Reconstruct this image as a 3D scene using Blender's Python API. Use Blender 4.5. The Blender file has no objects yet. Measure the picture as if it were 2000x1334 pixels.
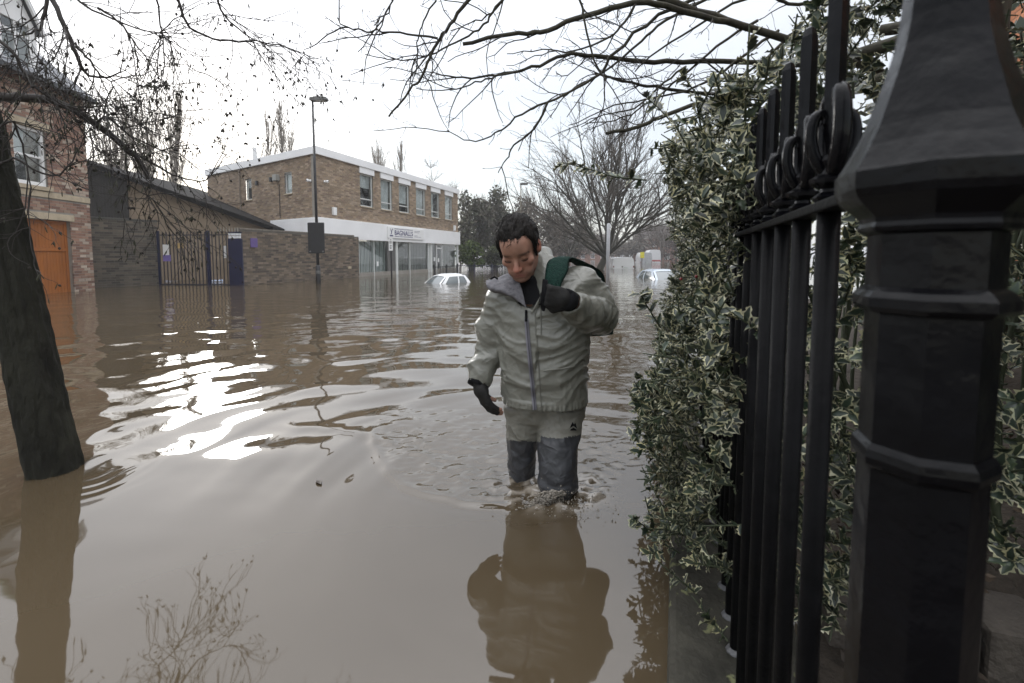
import bpy, bmesh, math, random
import numpy as np
from mathutils import Vector, Matrix, noise as mnoise
from mathutils.bvhtree import BVHTree

random.seed(7); RNG = np.random.default_rng(7)
R = math.radians
SC = bpy.context.scene
COL = SC.collection

# ------------------------------------------------------------------ camera
PITCH = R(4.0)
cam_d = bpy.data.cameras.new('camera'); cam = bpy.data.objects.new('camera', cam_d); COL.objects.link(cam)
cam.location = (0, 0, 1.0); cam.rotation_euler = (R(90) - PITCH, 0, 0)
cam_d.lens = 16; cam_d.sensor_width = 36; cam_d.shift_y = -0.0525
cam_d.clip_start = 0.02; cam_d.clip_end = 6000
cam_d.dof.use_dof = True; cam_d.dof.focus_distance = 2.0; cam_d.dof.aperture_fstop = 6.3
SC.camera = cam

# ------------------------------------------------------------------ world: overcast winter sky
SUN_EL, SUN_AZ = R(14.5), R(-34)          # azimuth measured from +Y towards +X
wd = bpy.data.worlds.new('World'); SC.world = wd; wd.use_nodes = True
wn = wd.node_tree.nodes; wl = wd.node_tree.links; wn.clear()
w_out = wn.new('ShaderNodeOutputWorld')
sky = wn.new('ShaderNodeTexSky'); sky.sky_type = 'NISHITA'; sky.sun_disc = False
sky.sun_elevation = SUN_EL; sky.sun_rotation = SUN_AZ; sky.air_density = 1.0; sky.dust_density = 0.4
bg1 = wn.new('ShaderNodeBackground'); bg1.inputs['Strength'].default_value = 0.05
wl.new(sky.outputs['Color'], bg1.inputs['Color'])
# cloud deck, a function of direction only
tc = wn.new('ShaderNodeTexCoord')
sep = wn.new('ShaderNodeSeparateXYZ'); wl.new(tc.outputs['Generated'], sep.inputs[0])
def wmath(op, a, b=None, clamp=False):
    n = wn.new('ShaderNodeMath'); n.operation = op; n.use_clamp = clamp
    for i, v in enumerate((a, b)):
        if v is None: continue
        if isinstance(v, (int, float)): n.inputs[i].default_value = v
        else: wl.new(v, n.inputs[i])
    return n.outputs[0]
zc = wmath('MAXIMUM', sep.outputs['Z'], 0.0)
zden = wmath('ADD', zc, 0.18)
cmb = wn.new('ShaderNodeCombineXYZ')
wl.new(wmath('DIVIDE', sep.outputs['X'], zden), cmb.inputs[0]); wl.new(wmath('DIVIDE', sep.outputs['Y'], zden), cmb.inputs[1])
nz = wn.new('ShaderNodeTexNoise'); nz.inputs['Scale'].default_value = 1.15; nz.inputs['Detail'].default_value = 4; nz.inputs['Roughness'].default_value = 0.5
wl.new(cmb.outputs[0], nz.inputs['Vector'])
ramp = wn.new('ShaderNodeValToRGB'); wl.new(nz.outputs['Fac'], ramp.inputs[0])
ramp.color_ramp.elements[0].position = 0.3; ramp.color_ramp.elements[0].color = (0.79, 0.795, 0.825, 1)
ramp.color_ramp.elements[1].position = 0.68; ramp.color_ramp.elements[1].color = (0.94, 0.94, 0.95, 1)
# overcast luminance rises towards the zenith (CIE overcast), and glows round the veiled sun
sd = Vector((math.cos(SUN_EL) * math.sin(SUN_AZ), math.cos(SUN_EL) * math.cos(SUN_AZ), math.sin(SUN_EL)))
dt = wn.new('ShaderNodeVectorMath'); dt.operation = 'DOT_PRODUCT'; wl.new(tc.outputs['Generated'], dt.inputs[0])
dt.inputs[1].default_value = tuple(sd)
glow = wmath('POWER', wmath('MAXIMUM', dt.outputs['Value'], 0.0), 26.0)
lum = wmath('ADD', wmath('ADD', wmath('MULTIPLY', wmath('POWER', zc, 3.0), 2.4), 0.58), wmath('MULTIPLY', glow, 0.75))
mulc = wn.new('ShaderNodeVectorMath'); mulc.operation = 'SCALE'; wl.new(ramp.outputs['Color'], mulc.inputs[0]); wl.new(lum, mulc.inputs['Scale'])
bg2 = wn.new('ShaderNodeBackground'); bg2.inputs['Strength'].default_value = 1.0
wl.new(mulc.outputs[0], bg2.inputs['Color'])
ad = wn.new('ShaderNodeAddShader'); wl.new(bg1.outputs[0], ad.inputs[0]); wl.new(bg2.outputs[0], ad.inputs[1])
wl.new(ad.outputs[0], w_out.inputs['Surface'])

sun_d = bpy.data.lights.new('sun', 'SUN'); sun_d.energy = 0.5; sun_d.angle = R(10); sun_d.color = (1.0, 0.98, 0.945)
sun = bpy.data.objects.new('sun', sun_d); COL.objects.link(sun)
sun.rotation_euler = (-sd).to_track_quat('-Z', 'Y').to_euler()

SC.view_settings.view_transform = 'Standard'; SC.view_settings.look = 'None'
SC.view_settings.exposure = 0.50; SC.view_settings.gamma = 1.0; SC.view_settings.use_curve_mapping = False
SC.render.engine = 'CYCLES'
SC.cycles.max_bounces = 6; SC.cycles.diffuse_bounces = 3; SC.cycles.glossy_bounces = 3
SC.cycles.transparent_max_bounces = 8; SC.cycles.transmission_bounces = 3
SC.cycles.caustics_reflective = False; SC.cycles.caustics_refractive = False
SC.cycles.use_denoising = True

# ------------------------------------------------------------------ measuring helpers
F = 2000 * 16 / 36.0; cp, sp = math.cos(PITCH), math.sin(PITCH)
def ray(px, py):
    cx = (px - 1000) / F; cy = -(py - 562) / F
    return Vector((cx, cp + cy * sp, -sp + cy * cp))
def P(px, py, Y):                       # the photograph's pixel at a known distance Y
    d = ray(px, py); t = Y / d.y
    return Vector((d.x * t, Y, 1.0 + d.z * t))
def PZ(px, py, z):
    d = ray(px, py); t = (z - 1.0) / d.z
    return Vector((d.x * t, d.y * t, z))
U = Vector((0.36, 1.0, 0)).normalized()          # along the street
W = Vector((U.y, -U.x, 0))                       # to the right of the street
def S(s, v, z): return U * s + W * v + Vector((0, 0, z))

# ------------------------------------------------------------------ materials
MATS = {}
def mat(name, col=(0.5, 0.5, 0.5), rough=0.6, var=0.18, scale=4.0, bump=0.0, bscale=60.0, metal=0.0, spec=0.5,
        attr=False, col2=None, stretch=(1, 1, 1), coat=0.0, bdist=0.02, thresh=(0.3, 0.7), trans=0.0):
    if name in MATS: return MATS[name]
    m = bpy.data.materials.new(name); m.use_nodes = True; MATS[name] = m
    n = m.node_tree.nodes; l = m.node_tree.links; b = n['Principled BSDF']
    b.inputs['Roughness'].default_value = rough; b.inputs['Metallic'].default_value = metal
    b.inputs['Specular IOR Level'].default_value = spec; b.inputs['Coat Weight'].default_value = coat
    tcn = n.new('ShaderNodeTexCoord'); mp = n.new('ShaderNodeMapping'); mp.inputs['Scale'].default_value = stretch
    l.new(tcn.outputs['Object'], mp.inputs[0])
    nt = n.new('ShaderNodeTexNoise'); nt.inputs['Scale'].default_value = scale; nt.inputs['Detail'].default_value = 5; nt.inputs['Roughness'].default_value = 0.62
    l.new(mp.outputs[0], nt.inputs['Vector'])
    rp = n.new('ShaderNodeValToRGB'); l.new(nt.outputs['Fac'], rp.inputs[0])
    rp.color_ramp.elements[0].position = thresh[0]; rp.color_ramp.elements[1].position = thresh[1]
    c2 = col2 if col2 else tuple(min(1, c * (1 + var)) for c in col)
    c1 = col if col2 else tuple(c * (1 - var) for c in col)
    rp.color_ramp.elements[0].color = (*c1, 1); rp.color_ramp.elements[1].color = (*c2, 1)
    src = rp.outputs['Color']
    if attr:
        at = n.new('ShaderNodeAttribute'); at.attribute_name = 'Col'
        mx = n.new('ShaderNodeMix'); mx.data_type = 'RGBA'; mx.blend_type = 'MULTIPLY'; mx.inputs['Factor'].default_value = 1
        l.new(at.outputs['Color'], mx.inputs['A']); l.new(src, mx.inputs['B']); src = mx.outputs['Result']
    l.new(src, b.inputs['Base Color'])
    if trans: b.inputs['Transmission Weight'].default_value = trans
    if bump:
        n2 = n.new('ShaderNodeTexNoise'); n2.inputs['Scale'].default_value = bscale; n2.inputs['Detail'].default_value = 4
        l.new(mp.outputs[0], n2.inputs['Vector'])
        bp = n.new('ShaderNodeBump'); bp.inputs['Strength'].default_value = bump; bp.inputs['Distance'].default_value = bdist
        l.new(n2.outputs['Fac'], bp.inputs['Height']); l.new(bp.outputs[0], b.inputs['Normal'])
        rr = n.new('ShaderNodeMapRange'); rr.inputs['To Min'].default_value = max(0.02, rough - 0.08); rr.inputs['To Max'].default_value = min(1, rough + 0.1)
        l.new(n2.outputs['Fac'], rr.inputs['Value']); l.new(rr.outputs[0], b.inputs['Roughness'])
    return m

def glass_mat(name, tint=(0.93, 0.95, 0.945), rough=0.03):
    if name in MATS: return MATS[name]
    m = bpy.data.materials.new(name); m.use_nodes = True; MATS[name] = m
    n = m.node_tree.nodes; l = m.node_tree.links; n.clear()
    o = n.new('ShaderNodeOutputMaterial'); t = n.new('ShaderNodeBsdfTransparent'); t.inputs[0].default_value = (*tint, 1)
    g = n.new('ShaderNodeBsdfGlossy'); g.inputs['Roughness'].default_value = rough
    fr = n.new('ShaderNodeLayerWeight'); fr.inputs[0].default_value = .5
    pw = n.new('ShaderNodeMath'); pw.operation = 'POWER'; pw.inputs[1].default_value = 4; l.new(fr.outputs['Facing'], pw.inputs[0])
    ma = n.new('ShaderNodeMath'); ma.operation = 'MULTIPLY_ADD'; ma.inputs[1].default_value = .85; ma.inputs[2].default_value = .08; l.new(pw.outputs[0], ma.inputs[0])
    mx = n.new('ShaderNodeMixShader'); l.new(ma.outputs[0], mx.inputs[0]); l.new(t.outputs[0], mx.inputs[1]); l.new(g.outputs[0], mx.inputs[2])
    l.new(mx.outputs[0], o.inputs['Surface'])
    return m

# ------------------------------------------------------------------ objects
def link(name, data, parent=None, mtx=None):
    o = bpy.data.objects.new(name, data); COL.objects.link(o)
    if parent is not None: o.parent = parent
    if mtx is not None: o.matrix_local = mtx
    return o
def tag(o, label=None, cat=None, group=None, kind=None):
    if label: o['label'] = label
    if cat: o['category'] = cat
    if group: o['group'] = group
    if kind: o['kind'] = kind
    return o
def thing(name, label, cat, loc=(0, 0, 0), mtx=None, group=None):
    o = bpy.data.objects.new(name, None); COL.objects.link(o); o.empty_display_size = 0.1
    o.matrix_world = mtx if mtx is not None else Matrix.Translation(Vector(loc))
    return tag(o, label, cat, group)
def npmesh(name, V, Fq, mat_=None, smooth=False, col=None, fmat=None, mats=None):
    """V (n,3); Fq: array (m,k) or list of such arrays"""
    me = bpy.data.meshes.new(name)
    arrs = [np.asarray(a, dtype=np.int32) for a in (Fq if isinstance(Fq, (list, tuple)) else [Fq]) if len(a)]
    V = np.asarray(V, dtype=np.float32)
    nl = sum(a.size for a in arrs); nf = sum(len(a) for a in arrs)
    me.vertices.add(len(V)); me.vertices.foreach_set('co', V.ravel())
    me.loops.add(nl); me.polygons.add(nf)
    me.loops.foreach_set('vertex_index', np.concatenate([a.ravel() for a in arrs]))
    tot = np.concatenate([np.full(len(a), a.shape[1], np.int32) for a in arrs])
    st = np.concatenate([[0], np.cumsum(tot)[:-1]]).astype(np.int32)
    me.polygons.foreach_set('loop_start', st); me.polygons.foreach_set('loop_total', tot)
    if fmat is not None: me.polygons.foreach_set('material_index', np.asarray(fmat, np.int32))
    me.polygons.foreach_set('use_smooth', np.full(nf, smooth))
    if col is not None:
        c = np.asarray(col, np.float32)
        if c.shape[1] == 3: c = np.concatenate([c, np.ones((len(c), 1), np.float32)], 1)
        if len(c) == len(V):
            at = me.color_attributes.new('Col', 'FLOAT_COLOR', 'POINT')
        else:
            at = me.color_attributes.new('Col', 'FLOAT_COLOR', 'CORNER'); c = np.repeat(c, tot, axis=0)
        at.data.foreach_set('color', c.ravel())
    for m in (mats if mats else ([mat_] if mat_ else [])): me.materials.append(m)
    me.update(calc_edges=True); me.validate()
    return me

def creased(m, layers, strength=.8, dist=.01):
    """sharp ridged cloth creases as fine relief"""
    n = m.node_tree.nodes; l = m.node_tree.links; b = n['Principled BSDF']; tcn = [q for q in n if q.type == 'TEX_COORD'][0]; prev = None
    old = b.inputs['Normal'].links[0].from_node if b.inputs['Normal'].links else None
    for sc_, amp, st in layers:
        mp = n.new('ShaderNodeMapping'); mp.inputs['Scale'].default_value = st; mp.inputs['Rotation'].default_value = (.3, .2, .5); l.new(tcn.outputs['Object'], mp.inputs[0])
        t = n.new('ShaderNodeTexNoise'); t.inputs['Scale'].default_value = sc_; t.inputs['Detail'].default_value = 1.0; t.inputs['Distortion'].default_value = .6; l.new(mp.outputs[0], t.inputs['Vector'])
        a = n.new('ShaderNodeMath'); a.operation = 'SUBTRACT'; a.inputs[1].default_value = .5; l.new(t.outputs['Fac'], a.inputs[0])
        c = n.new('ShaderNodeMath'); c.operation = 'ABSOLUTE'; l.new(a.outputs[0], c.inputs[0])
        d = n.new('ShaderNodeMath'); d.operation = 'MULTIPLY'; d.inputs[1].default_value = -amp; l.new(c.outputs[0], d.inputs[0])
        if prev is None: prev = d.outputs[0]
        else:
            e = n.new('ShaderNodeMath'); e.operation = 'ADD'; l.new(prev, e.inputs[0]); l.new(d.outputs[0], e.inputs[1]); prev = e.outputs[0]
    bp = n.new('ShaderNodeBump'); bp.inputs['Strength'].default_value = strength; bp.inputs['Distance'].default_value = dist
    l.new(prev, bp.inputs['Height'])
    if old is not None: l.new(old.outputs[0], bp.inputs['Normal'])
    l.new(bp.outputs[0], b.inputs['Normal'])
    return m

class MB:
    def __init__(s): s.v = []; s.f = []; s.c = []; s.mi = []; s.cur = 0; s.col = None
    def add(s, vs, fs):
        o = len(s.v); s.v.extend([tuple(v) for v in vs])
        for f in fs: s.f.append([i + o for i in f]); s.c.append(s.col); s.mi.append(s.cur)
        return s
    def box(s, x0, x1, y0, y1, z0, z1):
        return s.add([(x0, y0, z0), (x1, y0, z0), (x1, y1, z0), (x0, y1, z0), (x0, y0, z1), (x1, y0, z1), (x1, y1, z1), (x0, y1, z1)],
                     [(0, 3, 2, 1), (4, 5, 6, 7), (0, 1, 5, 4), (1, 2, 6, 5), (2, 3, 7, 6), (3, 0, 4, 7)])
    def bbox(s, x0, x1, y0, y1, z0, z1, b=0.01):       # chamfered box
        bm = bmesh.new(); bmesh.ops.create_cube(bm, size=1)
        for v in bm.verts: v.co = Vector((x0 + (v.co.x + .5) * (x1 - x0), y0 + (v.co.y + .5) * (y1 - y0), z0 + (v.co.z + .5) * (z1 - z0)))
        bmesh.ops.bevel(bm, geom=list(bm.edges), offset=b, segments=2, profile=.6, affect='EDGES')
        bm.verts.index_update(); s.add([v.co for v in bm.verts], [[v.index for v in f.verts] for f in bm.faces]); bm.free(); return s
    def tube(s, pts, rad, n=6, cap=True):
        pts = [Vector(p) for p in pts]
        if len(pts) < 2: return s
        if isinstance(rad, (int, float)): rad = [rad] * len(pts)
        t = (pts[1] - pts[0]).normalized(); a = t.orthogonal().normalized(); vs = []
        for i, p in enumerate(pts):
            t = (pts[min(i + 1, len(pts) - 1)] - pts[max(i - 1, 0)])
            t = t.normalized() if t.length > 1e-9 else Vector((0, 0, 1))
            a = (a - t * a.dot(t)); a = a.normalized() if a.length > 1e-6 else t.orthogonal().normalized()
            b = t.cross(a)
            for k in range(n):
                an = 2 * math.pi * k / n
                vs.append(p + (a * math.cos(an) + b * math.sin(an)) * rad[i])
        fs = [(i * n + k, i * n + (k + 1) % n, (i + 1) * n + (k + 1) % n, (i + 1) * n + k) for i in range(len(pts) - 1) for k in range(n)]
        if cap: fs.append(tuple(range(n - 1, -1, -1))); fs.append(tuple(range((len(pts) - 1) * n, len(pts) * n)))
        return s.add(vs, fs)
    def lathe(s, prof, c=(0, 0), n=16, rot=0.0):          # prof: (r, z)
        vs = [(c[0] + r * math.cos(2 * math.pi * k / n + rot), c[1] + r * math.sin(2 * math.pi * k / n + rot), z) for r, z in prof for k in range(n)]
        m = len(prof)
        fs = [(i * n + k, i * n + (k + 1) % n, (i + 1) * n + (k + 1) % n, (i + 1) * n + k) for i in range(m - 1) for k in range(n)]
        fs += [tuple(range(n - 1, -1, -1)), tuple(range((m - 1) * n, m * n))]
        return s.add(vs, fs)
    def prism(s, poly, y0, y1):                            # polygon in x,z extruded along y
        n = len(poly); vs = [(x, y0, z) for x, z in poly] + [(x, y1, z) for x, z in poly]
        return s.add(vs, [tuple(range(n)), tuple(range(2 * n - 1, n - 1, -1))] + [(i, i + n, (i + 1) % n + n, (i + 1) % n) for i in range(n)])
    def mesh(s, name, m, smooth=False, mats=None):
        me = bpy.data.meshes.new(name); me.from_pydata(s.v, [], s.f)
        for q in (mats if mats else [m]): me.materials.append(q)
        if mats: me.polygons.foreach_set('material_index', s.mi)
        if smooth: me.polygons.foreach_set('use_smooth', [True] * len(me.polygons))
        if any(c is not None for c in s.c):
            at = me.color_attributes.new('Col', 'FLOAT_COLOR', 'CORNER'); out = []
            for f, c in zip(s.f, s.c): out.extend([*(c or (1, 1, 1)), 1.0] * len(f))
            at.data.foreach_set('color', out)
        me.update(); return me
    def build(s, name, m, parent=None, smooth=False, mtx=None, mats=None):
        return link(name, s.mesh(name, m, smooth, mats), parent, mtx)

def auto_smooth(o, ang=40):
    me = o.data; me.polygons.foreach_set('use_smooth', [True] * len(me.polygons))
    bm = bmesh.new(); bm.from_mesh(me)
    for e in bm.edges: e.smooth = not (len(e.link_faces) == 2 and e.calc_face_angle(0) > R(ang))
    bm.to_mesh(me); bm.free(); return o

def frame(O, du):
    x = Vector((du[0], du[1], 0)).normalized(); z = Vector((0, 0, 1)); y = z.cross(x)
    m = Matrix.Identity(4)
    for i in range(3): m[i][0] = x[i]; m[i][1] = y[i]; m[i][2] = z[i]; m[i][3] = O[i]
    return m

def bricks(name, parent, w, h, holes, base, material, z0=0.0, x0=0.0, proud=0.007, depth=0.03, pale=0.05, bl=0.215, bh=0.065, j=0.011,
           palette=None, seed=1, y=0.0):
    """a field of separate bricks standing proud of their mortar; holes: (x0,x1,z0,z1)"""
    rng = random.Random(seed); V = []; Q = []; C = []
    rows = int(math.ceil(h / (bh + j)))
    for r in range(rows):
        za = z0 + r * (bh + j); zb = min(za + bh, z0 + h)
        if zb - za < 0.01: continue
        x = x0 - (0.5 * (bl + j) if r % 2 else 0)
        while x < x0 + w:
            segs = [(max(x, x0), min(x + bl, x0 + w))]; x += bl + j
            for hx0, hx1, hz0, hz1 in holes:
                if zb > hz0 + 0.01 and za < hz1 - 0.01:
                    ns = []
                    for a, b in segs:
                        if b <= hx0 or a >= hx1: ns.append((a, b)); continue
                        if a < hx0: ns.append((a, hx0))
                        if b > hx1: ns.append((hx1, b))
                    segs = ns
            for a, b in segs:
                if b - a < 0.02: continue
                p = y - proud - rng.uniform(-.0025, .003); o = len(V)
                V += [(a, p, za), (b, p, za), (b, p, zb), (a, p, zb), (a, y + depth, za), (b, y + depth, za), (b, y + depth, zb), (a, y + depth, zb)]
                Q += [(o, o + 1, o + 2, o + 3), (o + 1, o, o + 4, o + 5), (o + 2, o + 1, o + 5, o + 6), (o + 3, o + 2, o + 6, o + 7), (o, o + 3, o + 7, o + 4)]
                c = rng.choice(palette); k = rng.uniform(.82, 1.18)
                C += [(c[0] * k, c[1] * k, c[2] * k)] * 5
    me = npmesh(name, V, np.array(Q), material, col=np.array(C))
    o = link(name, me, parent); o['kind'] = 'stuff'
    return o
M_brick = mat('brick_face', (0.85, 0.85, 0.85), 0.88, col2=(1.1, 1.08, 1.04), scale=1.3, bump=0.35, bscale=55, attr=True, spec=.25, thresh=(.3, .62))

# ================================================================== SETTING
# street bed under the flood and the flood water itself
me = MB().add([(-3000, -20, 0), (3000, -20, 0), (3000, 4000, 0), (-3000, 4000, 0)], [(0, 1, 2, 3)])
tag(me.build('street_bed', mat('asphalt', (.05, .05, .05), .9), mtx=Matrix.Translation((0, 0, -0.55))), kind='structure')

MAN = np.array([0.175, 1.87])
def axis(dense0, dense1, step, lo, hi, g):
    a = list(np.arange(dense0, dense1, step)); s = step; x = a[-1]
    while x < hi: s *= g(x); x += s; a.append(x)
    s = step; x = a[0]; left = []
    while x > lo: s *= g(x); x -= s; left.append(x)
    return np.array(left[::-1] + a)
xs = axis(-2.6, 1.0, .0135, -3500, 3500, lambda x: 1.022 if abs(x) < 16 else 1.13)
ys = axis(0.55, 3.0, .0105, -3.0, 4000, lambda y: 1.0085 if 0 < y < 20 else (1.2 if y < 0.6 else 1.08))
GX, GY = np.meshgrid(xs, ys, indexing='xy')
def sm(e0, e1, x):
    t = np.clip((x - e0) / (e1 - e0), 0, 1); return t * t * (3 - 2 * t)
def sines(X, Y, n, lam0, lam1, seed, dirc=None, spread=math.pi):
    r = np.random.default_rng(seed); h = np.zeros_like(X)
    for i in range(n):
        lam = lam0 * (lam1 / lam0) ** r.random(); k = 2 * math.pi / lam
        an = (r.random() * 2 * math.pi) if dirc is None else dirc + (r.random() - .5) * 2 * spread
        h += (lam / lam1) ** .8 * np.sin(k * (X * math.cos(an) + Y * math.sin(an)) + r.random() * 6.28)
    return h / math.sqrt(n)
def vnoise(X, Y, cell, seed):                      # smooth value noise
    r = np.random.default_rng(seed); T = r.random((256, 256)); x = X / cell; y = Y / cell
    xi = np.floor(x).astype(int); yi = np.floor(y).astype(int); fx = x - xi; fy = y - yi
    fx = fx * fx * fx * (fx * (fx * 6 - 15) + 10); fy = fy * fy * fy * (fy * (fy * 6 - 15) + 10)
    g = lambda a, b: T[(xi + a) & 255, (yi + b) & 255]
    return (g(0, 0) * (1 - fx) + g(1, 0) * fx) * (1 - fy) + (g(0, 1) * (1 - fx) + g(1, 1) * fx) * fy - .5
dx = GX - MAN[0]; dy = GY - MAN[1]; rr = np.hypot(dx, dy); th = np.arctan2(dy, dx)
# where the water is stirred: a fan opening behind the wader; calm in front of him
wx = GX + .35 * vnoise(GX, GY, .8, 3); wy = GY + .35 * vnoise(GX, GY, .8, 4)
calm = 1 - sm(1.75, 2.6, GY + .25 * vnoise(GX, GY, .5, 9) - .0 * GX)
far = sm(3.0, 7.0, GY)
H = np.zeros_like(GX)
H += .00065 * sines(wx, wy, 14, .12, .6, 11) * calm                                  # slow swell in the foreground
H += .0082 * sines(wx, wy, 12, .45, 1.3, 12, R(105), R(60)) * (1 - calm) * (1 - .5 * far)
H += .0011 * sines(wx, wy, 12, .18, .4, 19, R(100), R(70)) * (1 - calm) * (1 - far) * np.clip(.5 + 1.6 * vnoise(GX, GY, .7, 77), 0, 1.3)  # broad ripples further off
H += .0032 * sines(wx, wy, 16, .5, 1.6, 13, R(95), R(40)) * sm(2.8, 5.5, GY) * (1 - sm(10, 26, GY))
H += .0011 * sines(wx, wy, 16, .16, .42, 18, R(95), R(50)) * sm(3.2, 6, GY) * (1 - sm(7, 13, GY))
# wake: rings that spread from the man, stronger behind him, and the bow wave in front
fan = sm(-.55, .5, dy + .35 * np.abs(dx) * 0 - .25 * dx * (dx < 0) * 0)
ringph = rr + .10 * vnoise(GX, GY, .35, 21) + .22 * vnoise(GX, GY, .8, 22)
H += .0052 * np.sin(2 * math.pi * ringph / .36) * np.exp(-rr / 2.0) * sm(.45, .9, rr) * sm(-.05, .5, dy + .25 * np.clip(-dx, 0, 1.2)) * (.5 + .9 * np.clip(vnoise(GX, GY, .8, 23) + .5, 0, 1))
H += .0016 * np.sin(2 * math.pi * ringph / .13 + 1) * np.exp(-rr / .8) * sm(.25, .5, rr) * sm(-.3, .3, dy)
# bow wave: from just ahead of the shins it trails back to the left, steep on the outside
YC = np.interp(GX, [-1.2, -.86, -.76, -.65, -.5, -.35, -.2, 0, .2, .42, .7], [3.6, 2.75, 2.36, 2.12, 1.95, 1.83, 1.765, 1.725, 1.71, 1.86, 2.2])
k_ = np.ones(25) / 25
ycl = np.convolve(np.pad(YC[0], 12, mode='edge'), k_, mode='valid'); YC = np.broadcast_to(ycl, GX.shape)
YC = YC + .05 * vnoise(GX, GY, .22, 31) + .03 * vnoise(GX, GY, .09, 32)
sl0 = np.gradient(ycl, xs); q = (YC - GY) / np.sqrt(1 + np.clip(sl0, -4, 4) ** 2)[None, :]
bamp = .45 + 1.1 * np.clip(vnoise(GX, GY, .3, 34) + .5, 0, 1)
ext = sm(-1.0, -.8, GX) * (1 - sm(.35, .5, GX)) * (1 - sm(.5, .8, dy))
H += ext * (bamp * np.exp(-(q / .020) ** 2) * .0068 + np.exp(-((q + .05) / .05) ** 2) * .005 - np.exp(-((q - .05) / .035) ** 2) * .0022)
bowm = sm(-1.0, -.75, GX) * (1 - sm(.45, 1.3, dy)) * (1 - sm(.4, .7, GX))
# second crest running out to the left rear
crest = GY - (2.28 + .42 * (-(GX + .45)) + .06 * np.sin(GX * 5)) 
H += .006 * np.exp(-(crest / .06) ** 2) * sm(-1.5, -1.1, GX) * (1 - sm(-.55, -.25, GX))
# chop inside the arc, foaming round the shins
chop = (1 - sm(-.08, .01, q)) * (bowm * (.75 + .5 * vnoise(GX, GY, .3, 61)) + (1 - sm(.2, .5, rr)) * .6 + sm(.0, .4, dx) * (1 - sm(.5, .9, rr)) * .8)
chop = np.clip(chop, 0, 1.2)
c1 = vnoise(GX, GY, .05, 41) + .6 * vnoise(GX + 3, GY, .028, 42)
H += (.0088 * c1 + .0045 * vnoise(GX, GY, .021, 43) + .010 * vnoise(GX, GY, .11, 44)) * chop
side_ = sm(.15, .5, dx) * (1 - sm(3.5, 5.5, GY)) * sm(-.5, 0, dy)
H += (.0022 * vnoise(GX, GY * 1.8, .07, 45) + .004 * vnoise(GX, GY * 1.6, .16, 46)) * side_
tur = (1 - sm(.08, .30, np.hypot(dx * .85, dy * 1.15))) * (1 - .75 * sm(-.02, .05, q))
c2 = np.abs(vnoise(GX, GY, .09, 51)) * 2 + np.abs(vnoise(GX, GY, .045, 52)) + .5 * vnoise(GX, GY, .024, 53)
H += (.024 * c2 - .013) * tur + .006 * vnoise(GX, GY, .02, 55) * tur
# ripples against the alder trunk
td = np.hypot(GX + 1.98, GY - 2.06)
H += .00025 * np.sin(2 * math.pi * (td + .05 * vnoise(GX, GY, .12, 71)) / .075) * np.exp(-((td - .2) / .14) ** 2) * sm(-2.0, -1.8, GX)
H *= (1 - sm(24, 40, GY))
nx, ny = len(xs), len(ys)
Vw = np.stack([GX.ravel(), GY.ravel(), H.ravel()], 1)
ii = (np.arange(ny - 1)[:, None] * nx + np.arange(nx - 1)[None, :]).ravel()
Qw = np.stack([ii, ii + 1, ii + nx + 1, ii + nx], 1)
foam = np.clip(tur * sm(.42, .8, c2 + .5 * vnoise(GX, GY, .018, 58)) * 1.2, 0, 1).ravel()

mw = bpy.data.materials.new('flood_water'); mw.use_nodes = True
n = mw.node_tree.nodes; l = mw.node_tree.links; b = n['Principled BSDF']
b.inputs['Roughness'].default_value = 0.03; b.inputs['IOR'].default_value = 1.8
geo = n.new('ShaderNodeNewGeometry')
nt = n.new('ShaderNodeTexNoise'); nt.inputs['Scale'].default_value = .7; nt.inputs['Detail'].default_value = 6; l.new(geo.outputs['Position'], nt.inputs['Vector'])
rp = n.new('ShaderNodeValToRGB'); l.new(nt.outputs['Fac'], rp.inputs[0])
rp.color_ramp.elements[0].position = .3; rp.color_ramp.elements[0].color = (.062, .046, .027, 1)
rp.color_ramp.elements[1].position = .7; rp.color_ramp.elements[1].color = (.080, .060, .037, 1)
at = n.new('ShaderNodeAttribute'); at.attribute_name = 'Col'
mx = n.new('ShaderNodeMix'); mx.data_type = 'RGBA'; l.new(at.outputs['Fac'], mx.inputs['Factor']); l.new(rp.outputs['Color'], mx.inputs['A'])
mx.inputs['B'].default_value = (.34, .30, .25, 1); l.new(mx.outputs['Result'], b.inputs['Base Color'])
# fine wind ripple, stronger further away
sp_ = n.new('ShaderNodeSeparateXYZ'); l.new(geo.outputs['Position'], sp_.inputs[0])
mr = n.new('ShaderNodeMapRange'); l.new(sp_.outputs['Y'], mr.inputs['Value'])
mr.inputs['From Min'].default_value = 2.6; mr.inputs['From Max'].default_value = 9; mr.inputs['To Min'].default_value = .012; mr.inputs['To Max'].default_value = .30
mpn = n.new('ShaderNodeMapping'); mpn.inputs['Scale'].default_value = (2.2, 5.2, 1); mpn.inputs['Rotation'].default_value = (0, 0, R(-10)); l.new(geo.outputs['Position'], mpn.inputs[0])
n3 = n.new('ShaderNodeTexNoise'); n3.inputs['Scale'].default_value = 1.4; n3.inputs['Detail'].default_value = 3; n3.inputs['Roughness'].default_value = .45; l.new(mpn.outputs[0], n3.inputs['Vector'])
bp = n.new('ShaderNodeBump'); bp.inputs['Distance'].default_value = .02; l.new(n3.outputs['Fac'], bp.inputs['Height']); l.new(mr.outputs[0], bp.inputs['Strength'])
l.new(bp.outputs[0], b.inputs['Normal'])
wme = npmesh('flood_water', Vw, Qw, mw, smooth=True, col=np.stack([foam, foam, foam], 1))
tag(link('flood_water', wme), kind='structure')

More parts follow.
